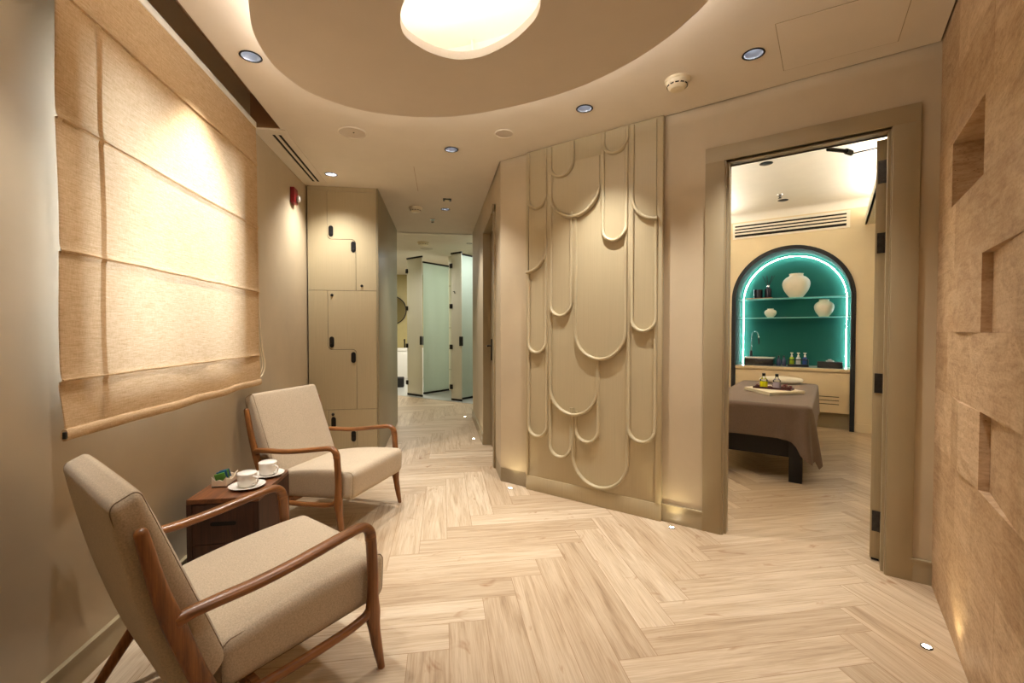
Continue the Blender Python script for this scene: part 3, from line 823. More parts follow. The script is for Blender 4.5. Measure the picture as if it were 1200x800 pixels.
for s0, s1, z0, z1 in ((.443, .481, .36, TOP), (.651, .681, 1.40, 2.02), (.652, .686, .30, .60), (.848, .868, .46, 1.0), (.866, .886, 2.0, TOP), (1.054, 1.088, .50, TOP), (.851, .871, .112, .130)):
    mb = MB(); mb.box(s0, s1, -PD - .0075, -PD, z0, z1, f, bev=.0015); mb.build('vertical_rib', 'panel_veneer', pn)

# ================================================================== LOCKERS
lk = empty('locker_cabinet', (-.92, 4.39, 0), label='tall beige locker cabinet with interlocking doors and black pill handles', cat='lockers')
LX0, LX1, LY0, LY1 = XL + .012, -.597, 4.39, 6.13
mb = MB(); mb.box(LX0, LX1 - .018, LY0 + .02, LY1, 0, CE - .001); mb.build('carcass', 'locker_veneer', lk, smooth=False)
mb = MB(); mb.box(LX1 - .018, LX1, LY0, LY1, 0, CE - .001, bev=.0015); mb.build('side_panel', 'locker_gloss', lk, label='glossy lacquered side panel that mirrors the corridor')
mb = MB(); mb.box(LX0, LX1 - .019, LY0 - .002, LY0 + .02, 2.492, CE - .001); mb.build('header', 'locker_veneer', lk, smooth=False, label='plain header strip under the ceiling')
mb = MB(); mb.box(LX0 + .002, LX1 - .02, LY0 + .012, LY0 + .022, .01, 2.5); mb.build('shadow_gap', 'gap_dark', lk, smooth=False)
def fillet(c, r, a0, a1, n=6):
    return [(c[0] + r * math.cos(math.radians(a0 + (a1 - a0) * k / n)), c[1] + r * math.sin(math.radians(a0 + (a1 - a0) * k / n))) for k in range(n + 1)]
e = .0018
def z_doors(z0, z1, zm, handles):
    X0, X1, XA, XB, r = LX0 + .002, LX1 - .02, -1.053, -.800, .04
    # lower/left door (wide at the bottom)
    low = [(X0, z0 + e), (XB - e, z0 + e)] + fillet((XB - e - r, zm - e - r), r, 0, 90) + fillet((XA - e + r, zm - e + r), r, 270, 180) + [(XA - e, z1 - e), (X0, z1 - e)]
    upp = [(X1, z1 - e), (XA + e, z1 - e)] + fillet((XA + e + r, zm + e + r), r, 180, 270) + fillet((XB + e - r, zm + e - r), r, 90, 0) + [(XB + e, z0 + e), (X1, z0 + e)]
    for poly, (hx, hz), (kx, kz) in ((low, handles[0], handles[1]), (upp, handles[2], handles[3])):
        mb = MB(); mb.prism(poly, LY0, LY0 + .018, lambda a, z, y: V((a, y, z)))
        d = mb.build('door', 'locker_veneer', lk, smooth=False)
        mb = MB()
        pill = [(hx + .021 * math.cos(t) , hz + (.03 if 0 < i < 9 else -.03) + .021 * math.sin(t)) for i, t in enumerate([PI * k / 8 for k in range(9)])]
        pill = [(hx + .021 * math.cos(PI * k / 8), hz + .03 + .021 * math.sin(PI * k / 8)) for k in range(9)] + [(hx + .021 * math.cos(PI + PI * k / 8), hz - .03 + .021 * math.sin(PI + PI * k / 8)) for k in range(9)]
        mb.prism(pill, LY0 - .004, LY0 + .001, lambda a, z, y: V((a, y, z)), bev=.0012)
        mb.box(hx - .008, hx + .008, LY0 - .009, LY0 - .003, hz - .03, hz - .014, bev=.002)
        mb.build('handle', 'black_metal', d, label='black pill-shaped handle')
        if kx is not None:
            mb = MB(); mb.lathe([(.013, 0), (.013, .006), (.009, .010), (0, .010)], (kx, LY0 + .001, kz), 18, axis=(0, -1, 0)); mb.build('cam_lock', 'black_metal', d)
z_doors(1.578, 2.492, 2.052, [(-.822, 1.985), (None, None), (-1.02, 2.125), (-.748, 1.623)])
z_doors(.468, 1.578, 1.03, [(-.828, .955), (None, None), (-1.02, 1.10), (-1.015, 1.535)])
z_doors(.012, .468, .285, [(-.832, .215), (None, None), (-1.01, .35), (-1.015, .425)])

# ================================================================== ROMAN BLIND
bl = empty('roman_blind', (-1.17, 2.33, .86), label='sand linen roman blind with daylight glowing through, hanging over the window', cat='blind')
BX = -1.165
folds = [2.253, 1.858, 1.452, 1.048]
def blind_x(y, z):
    x = 0
    for k, fz in enumerate(folds):
        d = z - fz
        if -.004 <= d < .05: x += .006 * math.exp(-d * 90) if d > 0 else .006
        if -.05 < d < -.004: x -= .003 * math.exp(d * 60)
    x += .004 * math.sin(y * 5 + z * 3) * (1 if z < 1.05 else .5) + .003 * math.sin(y * 17 + z * 9) * (1 if z < 1.04 else .25)
    if z < 1.04: x += .007 * math.sin(min(1, (1.04 - z) / .15) * PI * .5) + .005 * math.sin(y * 11 + 5 * z)
    return BX + x
def blind_mesh(mat, y0, y1, z0, z1, name, lab=None):
    mb = MB(); rows = []
    zs = sorted(set([z0, z1] + [z0 + (z1 - z0) * k / 90 for k in range(91)] + [q + e_ for q in folds for e_ in (-.006, -.003, .0, .004, .012) if z0 < q + e_ < z1]))
    ys = [y0 + (y1 - y0) * k / 60 for k in range(61)]
    for z in zs: rows.append([(blind_x(y, z), y + .004 * math.sin(z * 9), z) for y in ys])
    mb.grid(rows); o_ = mb.build(name, mat, bl, label=lab)
    if sum(p_.normal.x for p_ in o_.data.polygons) < 0: o_.data.flip_normals()
    return o_
blind_mesh('blind_linen', 1.583, 3.095, .885, 2.52, 'fabric_panel')
mb = MB()
for y0 in (1.752,):            # vertical seam allowance and side hem: doubled cloth
    rows = [[(blind_x(y, z) + .0025, y + .004 * math.sin(z * 9), z) for y in (y0, y0 + .012, y0 + .024)] for z in [.90 + k * .0162 for k in range(100)]]
    mb.grid(rows)
o_ = mb.build('seam_tape', 'blind_linen', bl)
if sum(p_.normal.x for p_ in o_.data.polygons) < 0: o_.data.flip_normals()
for y0 in (1.585, 3.075):
    mb = MB()
    rows = [[(blind_x(y, z) + .002, y + .004 * math.sin(z * 9), z) for y in (y0, y0 + .01, y0 + .018)] for z in [.90 + k * .0162 for k in range(100)]]
    mb.grid(rows); o_ = mb.build('seam_tape', 'blind_linen', bl)
    if sum(p_.normal.x for p_ in o_.data.polygons) < 0: o_.data.flip_normals()
mb = MB()
mb.sweep([(blind_x(y, .89) + .001, y, .878 + .0015 * math.sin(y * 14)) for y in [1.584 + k * (3.095 - 1.584) / 40 for k in range(41)]], (.010, .019), up=(1, 0, 0), n=12)
mb.build('bottom_hem', 'blind_hem', bl)
mb = MB(); mb.box(BX + .003, BX + .013, 1.576, 1.584, .866, .888, bev=.002); mb.build('rod_cap', 'hinge_metal', bl)
mb = MB(); mb.box(BX - .03, BX + .004, 1.585, 3.093, 2.485, 2.52, bev=.003); mb.build('head_rail', 'white_paint', bl)
for k, z in enumerate(folds[1:]):
    mb = MB(); mb.sweep([(blind_x(1.59 + 1.5 * q / 30, z + .002) + .001, 1.585 + 1.508 * q / 30, z + .001 * math.sin(q)) for q in range(31)], (.0022, .003), n=6)
    mb.build('batten_fold', 'blind_hem', bl)
mb = MB()
lp = catmull([(XL + .035, 3.10, 2.48), (XL + .037, 3.15, 1.9), (XL + .038, 3.19, 1.45), (XL + .038, 3.24, 1.12), (XL + .038, 3.29, .98), (XL + .034, 3.25, .905), (XL + .03, 3.18, .895)], 10)
mb.sweep([p for p in lp], .003, n=6); mb.sweep([(p.x - .008, p.y - .02, p.z + .004) for p in lp], .0025, n=6)
mb.build('pull_cord', 'blind_cord', bl)

# ================================================================== ARMCHAIRS
def side_curve(keys, k=6): return catmull([(0, a, b_) for a, b_ in keys], k)
def make_chair():
    ch = empty('armchair', (0, 0, 0), label='', cat='armchair', group='lounge armchairs')
    X = .315
    for sgn in (1, -1):
        x = sgn * X
        # back post
        keys = [(-.355, .722), (-.322, .57), (-.284, .44), (-.245, .32), (-.215, .24), (-.205, .19)]
        pts = [V((x, a, b_)) for a, b_ in keys]; pp = catmull(pts, 4)
        rr = []
        for p in pp:
            t = (p.z - .19) / .545
            w_ = .0135 + .007 * min(1, max(0, (1 - t) * 1.8)) if t < .96 else .0135
            rr.append((.0145, w_ * (1.12 + .12 * math.exp(-((p.z - .48) / .06) ** 2))))
        top_ = pp[0]; dr_ = (pp[0] - pp[1]).normalized()
        cap_ = [(top_ + dr_ * (.0145 * math.sin(t_)), (rr[0][0] * math.cos(t_), rr[0][1] * math.cos(t_))) for t_ in (1.45, 1.25, 1.0, .75, .5, .25)]
        pp = [c_[0] for c_ in cap_] + pp; rr = [c_[1] for c_ in cap_] + rr
        mb = MB(); mb.sweep(pp, rr, up=(1, 0, 0), n=14, p=2.3); mb.build('back_post', 'chair_wood_z', ch, local=True)
        # rear leg
        keys = [(-.195, .225), (-.235, .175), (-.285, .105), (-.335, .03), (-.352, .002)]
        pp = catmull([V((x, a, b_)) for a, b_ in keys], 4)
        mb = MB(); mb.sweep(pp, [(.0135 - .003 * i / len(pp), .022 - .010 * i / len(pp)) for i in range(len(pp))], n=14, p=2.3); mb.build('rear_leg', 'chair_wood_z', ch, local=True)
        # armrest flowing into the front bend
        keys = [(-.292, .478), (-.262, .486), (-.20, .489), (-.1, .491), (.0, .500), (.1, .514), (.18, .526), (.225, .531), (.252, .526), (.270, .506), (.276, .478)]
        pp = catmull([V((x, a, b_)) for a, b_ in keys], 4)
        rr = []
        for i, p in enumerate(pp):
            t = i / (len(pp) - 1)
            wa = .0175 + .006 * math.sin(min(1, t * 1.25) * PI); wb = .0145 + (.006 * max(0, 1 - t * 9)) + .006 * max(0, (t - .72) / .28)
            rr.append((wa, wb))
        mb = MB(); mb.sweep(pp, rr, n=16, p=2.3); mb.build('armrest', 'chair_wood_y', ch, local=True)
        # front leg
        keys = [(.276, .484), (.279, .44), (.284, .34), (.282, .25), (.284, .19), (.297, .10), (.314, .012), (.316, .002)]
        pp = catmull([V((x, a, b_)) for a, b_ in keys], 4)
        rr = []
        for p in pp:
            b_ = .0185 if p.z > .3 else (.0185 + .009 * math.exp(-((p.z - .215) / .045) ** 2) if p.z > .1 else .0175 - .006 * (1 - p.z / .1))
            if .05 < p.z <= .1: b_ = max(b_, .0135 + .004 * (p.z / .1))
            rr.append((.0165 if p.z > .15 else .0125 + .004 * p.z / .15, b_))
        mb = MB(); mb.sweep(pp, rr, n=14, p=2.5); mb.build('front_leg', 'chair_wood_z', ch, local=True)
        # side rail
        keys = [(-.215, .200), (-.15, .193), (0, .193), (.15, .199), (.225, .208), (.262, .222), (.280, .25)]
        pp = catmull([V((x, a, b_)) for a, b_ in keys], 4)
        mb = MB(); mb.sweep(pp, [(.0135, .0145 + .003 * max(0, (i / len(pp) - .75) * 4)) for i in range(len(pp))], n=12, p=2.4); mb.build('side_rail', 'chair_wood_y', ch, local=True)
    for (y, z, n_) in ((-.10, .186, 'front_stretcher'), (-.215, .19, 'rear_stretcher')):
        mb = MB(); mb.box(-X, X, y - .012, y + .012, z - .02, z + .02, bev=.004); mb.build(n_, 'chair_wood_y', ch, local=True)
    # seat cushion: side profile quad, rounded
    def seat(p):
        u = (p.y + .255) / .51; v = (p.z + .07) / .14
        yb = -.185 + .548 * u; zt = .345 + .052 * u + .012 * math.sin(PI * min(1, max(0, u))); zb = .205 + .025 * u
        cr = (1 - (p.x / .29) ** 4) * (1 - (2 * min(1, max(0, u)) - 1) ** 4)
        z = zb + (zt - zb) * v + (.012 * cr if v > .5 else 0)
        return V((p.x, yb - .008 * (1 - v) * u, z))
    mb = MB(); mb.rbox(.288, .255, .07, .032, seat, 10, 5); sc_ = mb.build('seat_cushion', 'chair_fabric', ch, local=True, autos=80)
    def backc(p):                     # p.z along height .30, p.y thickness
        t = (p.z + .31) / .62; q = (p.y + .05) / .1
        fr = V((0, -.158 - .19 * t + .0 * t, .30 + .523 * t)); bk = V((0, -.262 - .147 * t - .012 * math.sin(t * PI), .205 + .588 * t))
        c = bk.lerp(fr, q)
        bul = (1 - (p.x / .29) ** 4) * (1 - (2 * min(1, max(0, t)) - 1) ** 4)
        c += V((0, .012 * bul * (1 if q > .5 else -.4), 0))
        c.x = p.x; return c
    mb = MB(); mb.rbox(.288, .05, .31, .026, backc, 12, 5); bc_ = mb.build('back_cushion', 'chair_fabric', ch, local=True, autos=80)
    # piping loops along the side seams
    for sgn in (1, -1):
        for fn, par, hy, hz, r in ((seat, sc_, .255, .07, .032), (backc, bc_, .05, .31, .026)):
            loop = []; re_ = math.sqrt(r * r - (r - .012) ** 2) + .0003
            for cy, cz, a0 in ((hy - r, hz - r, 0), (-(hy - r), hz - r, 90), (-(hy - r), -(hz - r), 180), (hy - r, -(hz - r), 270)):
                for k in range(7):
                    t = math.radians(a0 + 90 * k / 6); loop.append(fn(V((sgn * (.288 - .012), cy + re_ * math.cos(t), cz + re_ * math.sin(t)))))
            dense = []
            for i in range(len(loop)):
                a, b_ = loop[i], loop[(i + 1) % len(loop)]
                m_ = max(1, int((b_ - a).length / .04))
                for q in range(m_): dense.append(a.lerp(b_, q / m_))
            mb = MB(); mb.sweep(dense, .0017, up=(1, 0, 0), n=6, closed=True); mb.build('piping', 'chair_piping', par, local=True)
    return ch
chA = make_chair()
chB = copy_tree(chA)
place(chA, (-.72, 3.063, 0), -.421 - PI / 2, 'linen armchair with curved wooden arms standing before the lockers, beyond the side table')
place(chB, (-.668, 1.645, 0), .767 - PI / 2, 'linen armchair with curved wooden arms seen from behind, close by below the roman blind')

# ================================================================== SIDE TABLE AND TEA
tb = empty('side_table', (-.98, 2.40, 0), label='small dark walnut cube side table between the two armchairs', cat='side table')
TX0, TX1, TY0, TY1, TH = -1.13, -.829, 2.18, 2.584, .45
mb = MB(); mb.box(TX0, TX1, TY0, TY1, TH - .022, TH, bev=.0015); mb.build('top', 'walnut', tb)
mb = MB()
mb.box(TX0, TX0 + .02, TY0, TY1, .0, TH - .022); mb.box(TX1 - .02, TX1, TY0, TY1, .0, TH - .022)
mb.box(TX0 + .02, TX1 - .02, TY1 - .02, TY1, .0, TH - .022); mb.box(TX0 + .02, TX1 - .02, TY0 + .004, TY1 - .02, .03, .05)
mb.build('body', 'walnut_z', tb, smooth=False)
mb = MB(); mb.box(TX0 + .022, TX1 - .022, TY0 + .003, TY0 + .021, .245, TH - .026, bev=.001); dr = mb.build('drawer', 'walnut_z', tb)
mb = MB(); mb.box(TX0 + .022, TX1 - .022, TY0 + .003, TY0 + .021, .03, .241, bev=.001); mb.build('lower_panel', 'walnut_z', tb)
mb = MB(); pill = [(-.98 + .045 + .009 * math.cos(-PI / 2 + PI * k / 8), .335 + .009 * math.sin(-PI / 2 + PI * k / 8)) for k in range(9)] + [(-.98 - .045 + .009 * math.cos(PI / 2 + PI * k / 8), .335 + .009 * math.sin(PI / 2 + PI * k / 8)) for k in range(9)]
mb.prism(pill, TY0 + .0005, TY0 + .004, lambda a, z, y: V((a, y, z))); mb.build('finger_slot', 'gap_dark', dr, smooth=False)

def cup_set(x, y, rz, lab1, lab2):
    s_ = MB(); s_.lathe([(a_ * 1.16, b_) for a_, b_ in [(0, .004), (.03, .004), (.034, .0), (.04, .0), (.046, .006), (.066, .0125), (.068, .0145), (.064, .015), (.045, .0085), (.034, .0065), (0, .0065)]], (x, y, TH + .0005), 40)
    s_.build('saucer', 'porcelain', label=lab1, cat='saucer', group='tea saucers')
    z0 = TH + .0075
    c = empty('teacup', (x, y, z0), rz, label=lab2, cat='cup', group='stacked teacups')
    CS = 1.17
    mb = MB(); mb.lathe([(a_ * CS, b_ * CS) for a_, b_ in [(0, .0), (.026, .0), (.031, .003), (.034, .012), (.037, .05), (.0375, .054), (.0345, .054), (.033, .045), (.030, .012), (0, .006)]], (0, 0, 0), 36); mb.build('bowl', 'porcelain', c, local=True)
    mb = MB(); mb.lathe([(a_ * CS, b_ * CS) for a_, b_ in [(.0, .061), (.02, .0605), (.034, .058), (.0375, .0545), (.034, .0535), (0, .0535)]], (0, 0, 0), 36); mb.build('lid', 'porcelain', c, local=True)
    mb = MB(); mb.sweep(catmull([(a_ * CS, 0, c_ * CS) for a_, b_, c_ in [(.034, 0, .045), (.055, 0, .043), (.061, 0, .030), (.052, 0, .017), (.034, 0, .014)]], 5), (.004, .003), up=(0, 1, 0), n=8); mb.build('handle', 'porcelain', c, local=True)
cup_set(-.932, 2.317, math.radians(-30), 'white saucer nearest the near table edge', 'white teacup with a lid nearest the near armchair')
cup_set(-.902, 2.492, math.radians(-30), 'white saucer at the far corner of the side table', 'white teacup with a lid at the far corner of the table')
bx = empty('sachet_box', (-1.06, 2.40, TH), math.radians(0), label='cream ceramic sachet holder with scooped sides on the side table', cat='holder')
mb = MB()
def wavy(x0, x1, y0, y1, hfun, n=16):
    pts = [(x0 + (x1 - x0) * k / n, y0 + (y1 - y0) * k / n) for k in range(n + 1)]
    d = V((x1 - x0, y1 - y0)).normalized(); nn = V((-d.y, d.x)) * .004
    lo = [(p[0] + sx * nn.x, p[1] + sx * nn.y) for sx in (0,) for p in pts]
    rows = []
    for zf, off in ((0, 0), (1, 0), (1, 1), (0, 1)):
        rows.append([(p[0] + nn.x * off, p[1] + nn.y * off, TH + .001 + (hfun(k / n) if zf else 0)) for k, p in enumerate(pts)])
    mb.grid(rows, close_u=True)
hs = lambda t: .045 - .014 * math.sin(PI * t) + .004 * math.cos(2 * PI * t * 2)
hf = lambda t: .040
bx0, bx1, by0, by1 = -1.098, -1.032, 2.335, 2.462
wavy(bx0, bx1, by0, by0, hs); wavy(bx1, bx0, by1, by1, hs); wavy(bx1, bx1, by0, by1, lambda t: .043 - .022 * math.sin(PI * t) ** 2); wavy(bx0, bx0, by1, by0, lambda t: .043 - .022 * math.sin(PI * t) ** 2)
mb.box(bx0, bx1, by0, by1, TH + .001, TH + .005)
mb.build('tray', 'ceramic_box', bx)
for k, (mt, lb, dx, ti) in enumerate((('sachet_green', 'green paper sachet at the back of the holder', 0, .5), ('sachet_blue', 'blue paper sachet standing in the holder middle', .02, .45), ('sachet_green', 'green paper sachet leaning in front of the blue one', .035, .3), ('sachet_blue', 'blue paper sachet lying lowest at the front of the holder', .05, .55))):
    mb = MB(); cx, cy, cz = (bx0 + bx1) / 2 - .002, by0 + .02 + dx, TH + .042
    mb.box(-.025, .025, -.002, .002, -.026, .026, lambda a, b_, c: V((cx + a * .92, cy + b_ * math.cos(ti) - c * math.sin(ti), cz + c * math.cos(ti) + b_ * math.sin(ti) + .004 * (k % 2) + a * .25)), bev=.0012)
    mb.build('sachet', mt, label=lb, cat='sachet', group='sachets in the holder')

# ================================================================== TREATMENT ROOM
SW = 3.86
def arch(cx, r, zs, z0, n=40):     # outline from left foot over the top to right foot
    return [(cx - r, z0)] + [(cx + r * math.cos(PI - PI * k / n), zs + r * math.sin(PI - PI * k / n)) for k in range(n + 1)] + [(cx + r, z0)]
AC, AR, AZ = 1.70, .671, 1.617
mb = MB()
def wall_hole(mb, s0, s1, z0, z1, hole, n_):
    loops = [[(s0, z0), (hole[0][0], z0)] + [(a, b_) for a, b_ in hole] + [(hole[-1][0], z0), (s1, z0), (s1, z1), (s0, z1)]]
    lp = loops[0]; cl = []
    for p in lp:
        if not cl or (V(p) - V(cl[-1])).length > 1e-5: cl.append(p)
    tris = tessellate_polygon([[V((p[0], p[1], 0)) for p in cl]])
    vs = [mb.bm.verts.new(W(p[0], n_, p[1])) for p in cl]
    for t in tris: mb.bm.faces.new([vs[i] for i in t])
wall_hole(mb, .6, 2.9, 0, 2.75, arch(AC, AR - .02, AZ, 0), SW)
mb.build('wall_treatment', 'spa_wall', kind='structure', smooth=False)
mb = MB(); mb.box(2.9, 3.0, .12, 4.9, 0, 2.75, f); mb.box(.5, .6, .12, 4.9, 0, 2.75, f); mb.box(.5, 3.0, 4.8, 4.9, 0, 2.75, f)
mb.build('wall_treatment', 'spa_wall', kind='structure', smooth=False)
mb = MB(); mb.box(.5, 3.0, .121, 4.9, 2.75, 2.79, f); mb.build('ceiling', 'white_paint', kind='structure', smooth=False)
mb = MB(); mb.box(2.44, 2.46, .3, 3.855, 2.45, 2.54, f); mb.box(2.44, 2.9, .3, 3.855, 2.45, 2.47, f); mb.build('trim_3', 'white_paint', kind='structure', smooth=False)
mb = MB()
mb.grid([[W(s_, n_, z) for n_ in (.5, 3.855)] for s_, z in [(2.0 - 0 + .0, 2.749), (1.0, 2.749)]])
mb.bm.clear()
# coved junction between back wall and ceiling
prof = [(SW - .22 * (1 - math.sin(t)) - .0, 2.53 + .22 * (1 - math.cos(t)) * 0 + .22 * math.cos(t) * 0) for t in (0, 1)]
rows = []
for k in range(9):
    t = PI / 2 * k / 8; n_ = SW - .001 - .09 + .09 * math.cos(t); z = 2.659 + .09 * math.sin(t)
    rows.append([W(.6, n_, z), W(2.9, n_, z)])
mb.grid(rows); mb.build('trim_4', 'white_paint', kind='structure')
mb = MB(); mb.box(2.375, 2.9, SW - .014, SW, 0, .1, f); mb.box(.6, 1.025, SW - .014, SW, 0, .1, f); mb.build('baseboard_treatment', 'spa_wall', kind='structure', smooth=False)

an = empty('arched_niche', tuple(W(AC, SW, 0)), ANG, label='arched teal alcove with a black frame and white light strip on the treatment room wall', cat='niche')
mb = MB()
o_, i_ = arch(AC, AR, AZ, 0), arch(AC, AR - .046, AZ, 0)
rows = [[W(a, n_, z) for a, z in P] for P, n_ in ((o_, SW), (o_, SW - .02), (i_, SW - .02), (i_, SW + .03))]
mb.grid(rows); mb.build('arch_frame', 'black_matte', an, autos=40)
dep = .46
i2 = arch(AC, AR - .044, AZ, .70)
mb = MB(); rows = [[W(a, n_, z) for a, z in i2] for n_ in (SW + .005, SW + dep)]; mb.grid(rows)
mb.bm.faces.new([mb.bm.verts.new(W(a, SW + dep, z)) for a, z in i2])
mb.build('alcove_lining', 'teal_paint', an, autos=40, label='teal painted alcove lining')
i3 = arch(AC, AR - .082, AZ, .75)
mb = MB(); mb.sweep([W(a, SW + dep - .045, z) for a, z in i3], (.0042, .0042), up=tuple(N.to_3d()), n=8); mb.build('light_strip', 'led_white', an, label='glowing white light strip')
for z, sh, nf in ((1.640, 'a', .18), (1.384, 'b', .16)):
    hw = AR - .048 if z < AZ else math.sqrt((AR - .048) ** 2 - (z - AZ) ** 2)
    mb = MB(); mb.box(AC - hw, AC + hw, SW + nf, SW + dep - .03, z - .008, z, f)
    mb.build('glass_shelf', 'shelf_glass', label='upper glass shelf carrying the tallest jar in the arched alcove' if sh == 'a' else 'lower glass shelf carrying two jars in the arched alcove', cat='shelf', group='glass shelves in the alcove', smooth=False)
# vanity under the alcove
vn = empty('vanity_unit', tuple(W(AC, SW, 0)), ANG, label='cream cabinet with a thick counter built into the foot of the arched alcove', cat='cabinet')
q = AR - .048
mb = MB(); mb.box(AC - q, AC + q, SW - .01, SW + dep, .702, .742, f, bev=.002); mb.build('countertop', 'spa_cream', vn)
mb = MB(); mb.box(AC - q + .004, AC + q - .004, SW + .004, SW + dep - .002, .7415, .7424, f); mb.build('counter_lit_sheet', 'porcelain', vn, smooth=False, label='thin white sheet painting the lit top of the counter')  # white sheet stands in for the light falling on the cream countertop
mb = MB(); mb.box(AC - q, AC + q, SW + .02, SW + dep, .20, .70, f); mb.build('carcass', 'spa_cream', vn, smooth=False)
for a, b_ in ((AC - q + .002, AC - .002), (AC + .002, AC + q - .002)):
    mb = MB(); mb.box(a, b_, SW + .002, SW + .02, .205, .688, f, bev=.001); dd = mb.build('door', 'spa_cream', vn)
    mb = MB()
    for z in (.31, .355, .40): mb.box(max(a, b_ - .32) + .02, b_ - .10, SW + .0005, SW + .003, z - .004, z + .004, f)
    mb.build('vent_slit', 'gap_dark', dd, smooth=False, kind='stuff')
mb = MB(); mb.box(AC - q, AC + q, SW + .10, SW + .13, 0, .2, f); mb.build('toe_kick', 'plaster_trim', vn, smooth=False)
CT = .7425
NN = SW + .17
def sp(s_, n_=NN):     # apparent position on the wall plane -> deeper in the alcove
    k = (n_ + 2.868) / (SW - .03 + 2.868); return 2.158 + (s_ - 2.158) * k
# basin + tap
bs = empty('wash_basin', tuple(W(sp(1.36), NN + .05, CT)), ANG, label='black rectangular vessel basin with a white rim on the counter beside the tap', cat='basin')
mb = MB(); c = sp(1.367); mb.box(c - .17, c + .17, NN - .08, NN + .16, CT, CT + .098, f, bev=.012, seg=3); mb.build('bowl', 'black_ceramic', bs)
mb = MB(); mb.box(c - .172, c + .172, NN - .082, NN + .162, CT + .095, CT + .112, f, bev=.003); mb.build('rim', 'porcelain', bs, label='white basin rim')
tp = empty('tap', tuple(W(sp(1.22), NN + .2, CT)), ANG, label='tall arched chrome and black tap standing behind the basin', cat='tap')
c = sp(1.245)
mb = MB(); p_ = W(c, NN + .2, 0); mb.lathe([(.02, CT), (.018, CT + .19)], (p_.x, p_.y, 0), 14); mb.build('tap_body', 'black_metal', tp)
mb = MB(); mb.sweep(catmull([W(c, NN + .2, CT + .18), W(c, NN + .2, CT + .38), W(c + .02, NN + .19, CT + .44), W(c + .06, NN + .16, CT + .455), W(c + .09, NN + .14, CT + .42), W(c + .1, NN + .13, CT + .36)], 6), .007); mb.build('spout', 'chrome', tp)
mb = MB(); mb.sweep([W(c + .1, NN + .13, CT + .365), W(c + .103, NN + .128, CT + .28)], .009); mb.build('spray_head', 'black_metal', tp)
# counter goods
def lathe_thing(name, prof, s_, n_, z, mat, label, cat, group=None, n=24, parts=()):
    p_ = W(s_, n_, z)
    if parts:
        e_ = empty(name, tuple(p_), label=label, cat=cat, group=group)
        for pn_, pp_, pm in parts:
            mb = MB(); mb.lathe(pp_, p_, n); mb.build(pn_, pm, e_)
        return e_
    mb = MB(); mb.lathe(prof, p_, n); return mb.build(name, mat, label=label, cat=cat, group=group)
for ds, lb in ((-.02, 'small dark glass bottle next to the basin'), (.04, 'small dark glass bottle next to the pump bottles')):
    lathe_thing('glass_bottle', None, sp(1.605) + ds, NN + .02, CT, None, lb, 'bottle', 'dark bottles on the alcove counter', parts=(
        ('body', [(.0, 0), (.026, 0), (.028, .01), (.028, .075), (.014, .095), (.011, .11)], 'bottle_glass'), ('cap', [(.011, .11), (.011, .135), (0, .135)], 'black_metal')))
rk = empty('bottle_rack', tuple(W(sp(1.8), NN, CT)), ANG, label='black caddy holding the three pump bottles on the counter', cat='caddy')
c = sp(1.8)
mb = MB(); mb.box(c - .115, c + .115, NN - .04, NN + .04, CT, CT + .03, f, bev=.002); mb.build('base', 'black_metal', rk)
mb = MB(); mb.box(c - .11, c + .11, NN - .04, NN - .036, CT + .085, CT + .095, f); mb.box(c - .112, c - .106, NN - .04, NN + .04, CT + .03, CT + .095, f); mb.box(c + .106, c + .112, NN - .04, NN + .04, CT + .03, CT + .095, f); mb.build('rail', 'hinge_metal', rk, smooth=False)
for k, (mt, lb) in enumerate((('soap_green', 'green pump bottle in the black caddy'), ('soap_white', 'clear pump bottle in the middle of the black caddy'), ('soap_blue', 'blue pump bottle in the black caddy'))):
    lathe_thing('pump_bottle', None, c - .072 + .072 * k, NN, CT + .0305, None, lb, 'bottle', 'pump bottles in the caddy', parts=(
        ('body', [(0, 0), (.027, 0), (.027, .075), (.02, .09), (.012, .095)], mt), ('pump', [(.012, .095), (.013, .115), (.006, .118), (.006, .135), (.016, .137), (.018, .15), (0, .152)], 'porcelain')))
tbx = empty('tissue_box', tuple(W(sp(2.12), NN, CT)), ANG, label='long black tissue box with a white tissue on the counter end', cat='tissue box')
c = sp(2.125); mb = MB(); mb.box(c - .13, c + .13, NN - .06, NN + .06, CT, CT + .075, f, bev=.002); mb.build('box', 'black_matte', tbx)
mb = MB(); rows = [[W(c - .045 + .085 * i / 6 + .01 * math.sin(j), NN - .02 + .04 * j / 3, CT + .075 + (.028 + .008 * math.sin(i * 2.1 + j)) * math.sin(PI * (i + .3) / 6.6)) for i in range(7)] for j in range(4)]
mb.grid(rows); mb.sweep([W(c - .04, NN, CT + .076), W(c, NN, CT + .09), W(c + .035, NN, CT + .077)], (.012, .014), n=8); mb.build('tissue', 'tissue_paper', tbx)
# jars
def jar(s_, n_, z, w_, h, label):
    r = w_ / 2
    prof = [(0, 0), (.42 * r, 0), (.54 * r, .06 * h), (.86 * r, .30 * h), (r, .54 * h), (.94 * r, .72 * h), (.72 * r, .85 * h), (.52 * r, .905 * h), (.50 * r, .97 * h), (.53 * r, h), (.47 * r, h), (.44 * r, .9 * h)]
    pp = interp([(a, b_) for a, b_ in prof], 3); lathe_thing('ceramic_jar', [(max(0, p.x), p.y) for p in pp], s_, n_, z, 'jar_ceramic', label, 'jar', 'cream jars on the glass shelves', 36)
jn = SW + .29
kk = (jn + 2.868) / (SW - .03 + 2.868)
jar(sp(1.766, jn), jn, 1.6405, .300 * kk, .300 * kk, 'largest round cream jar on the upper glass shelf')
jar(sp(2.058, jn), jn, 1.3845, .205 * kk, .209 * kk, 'medium round cream jar standing on the lower glass shelf')
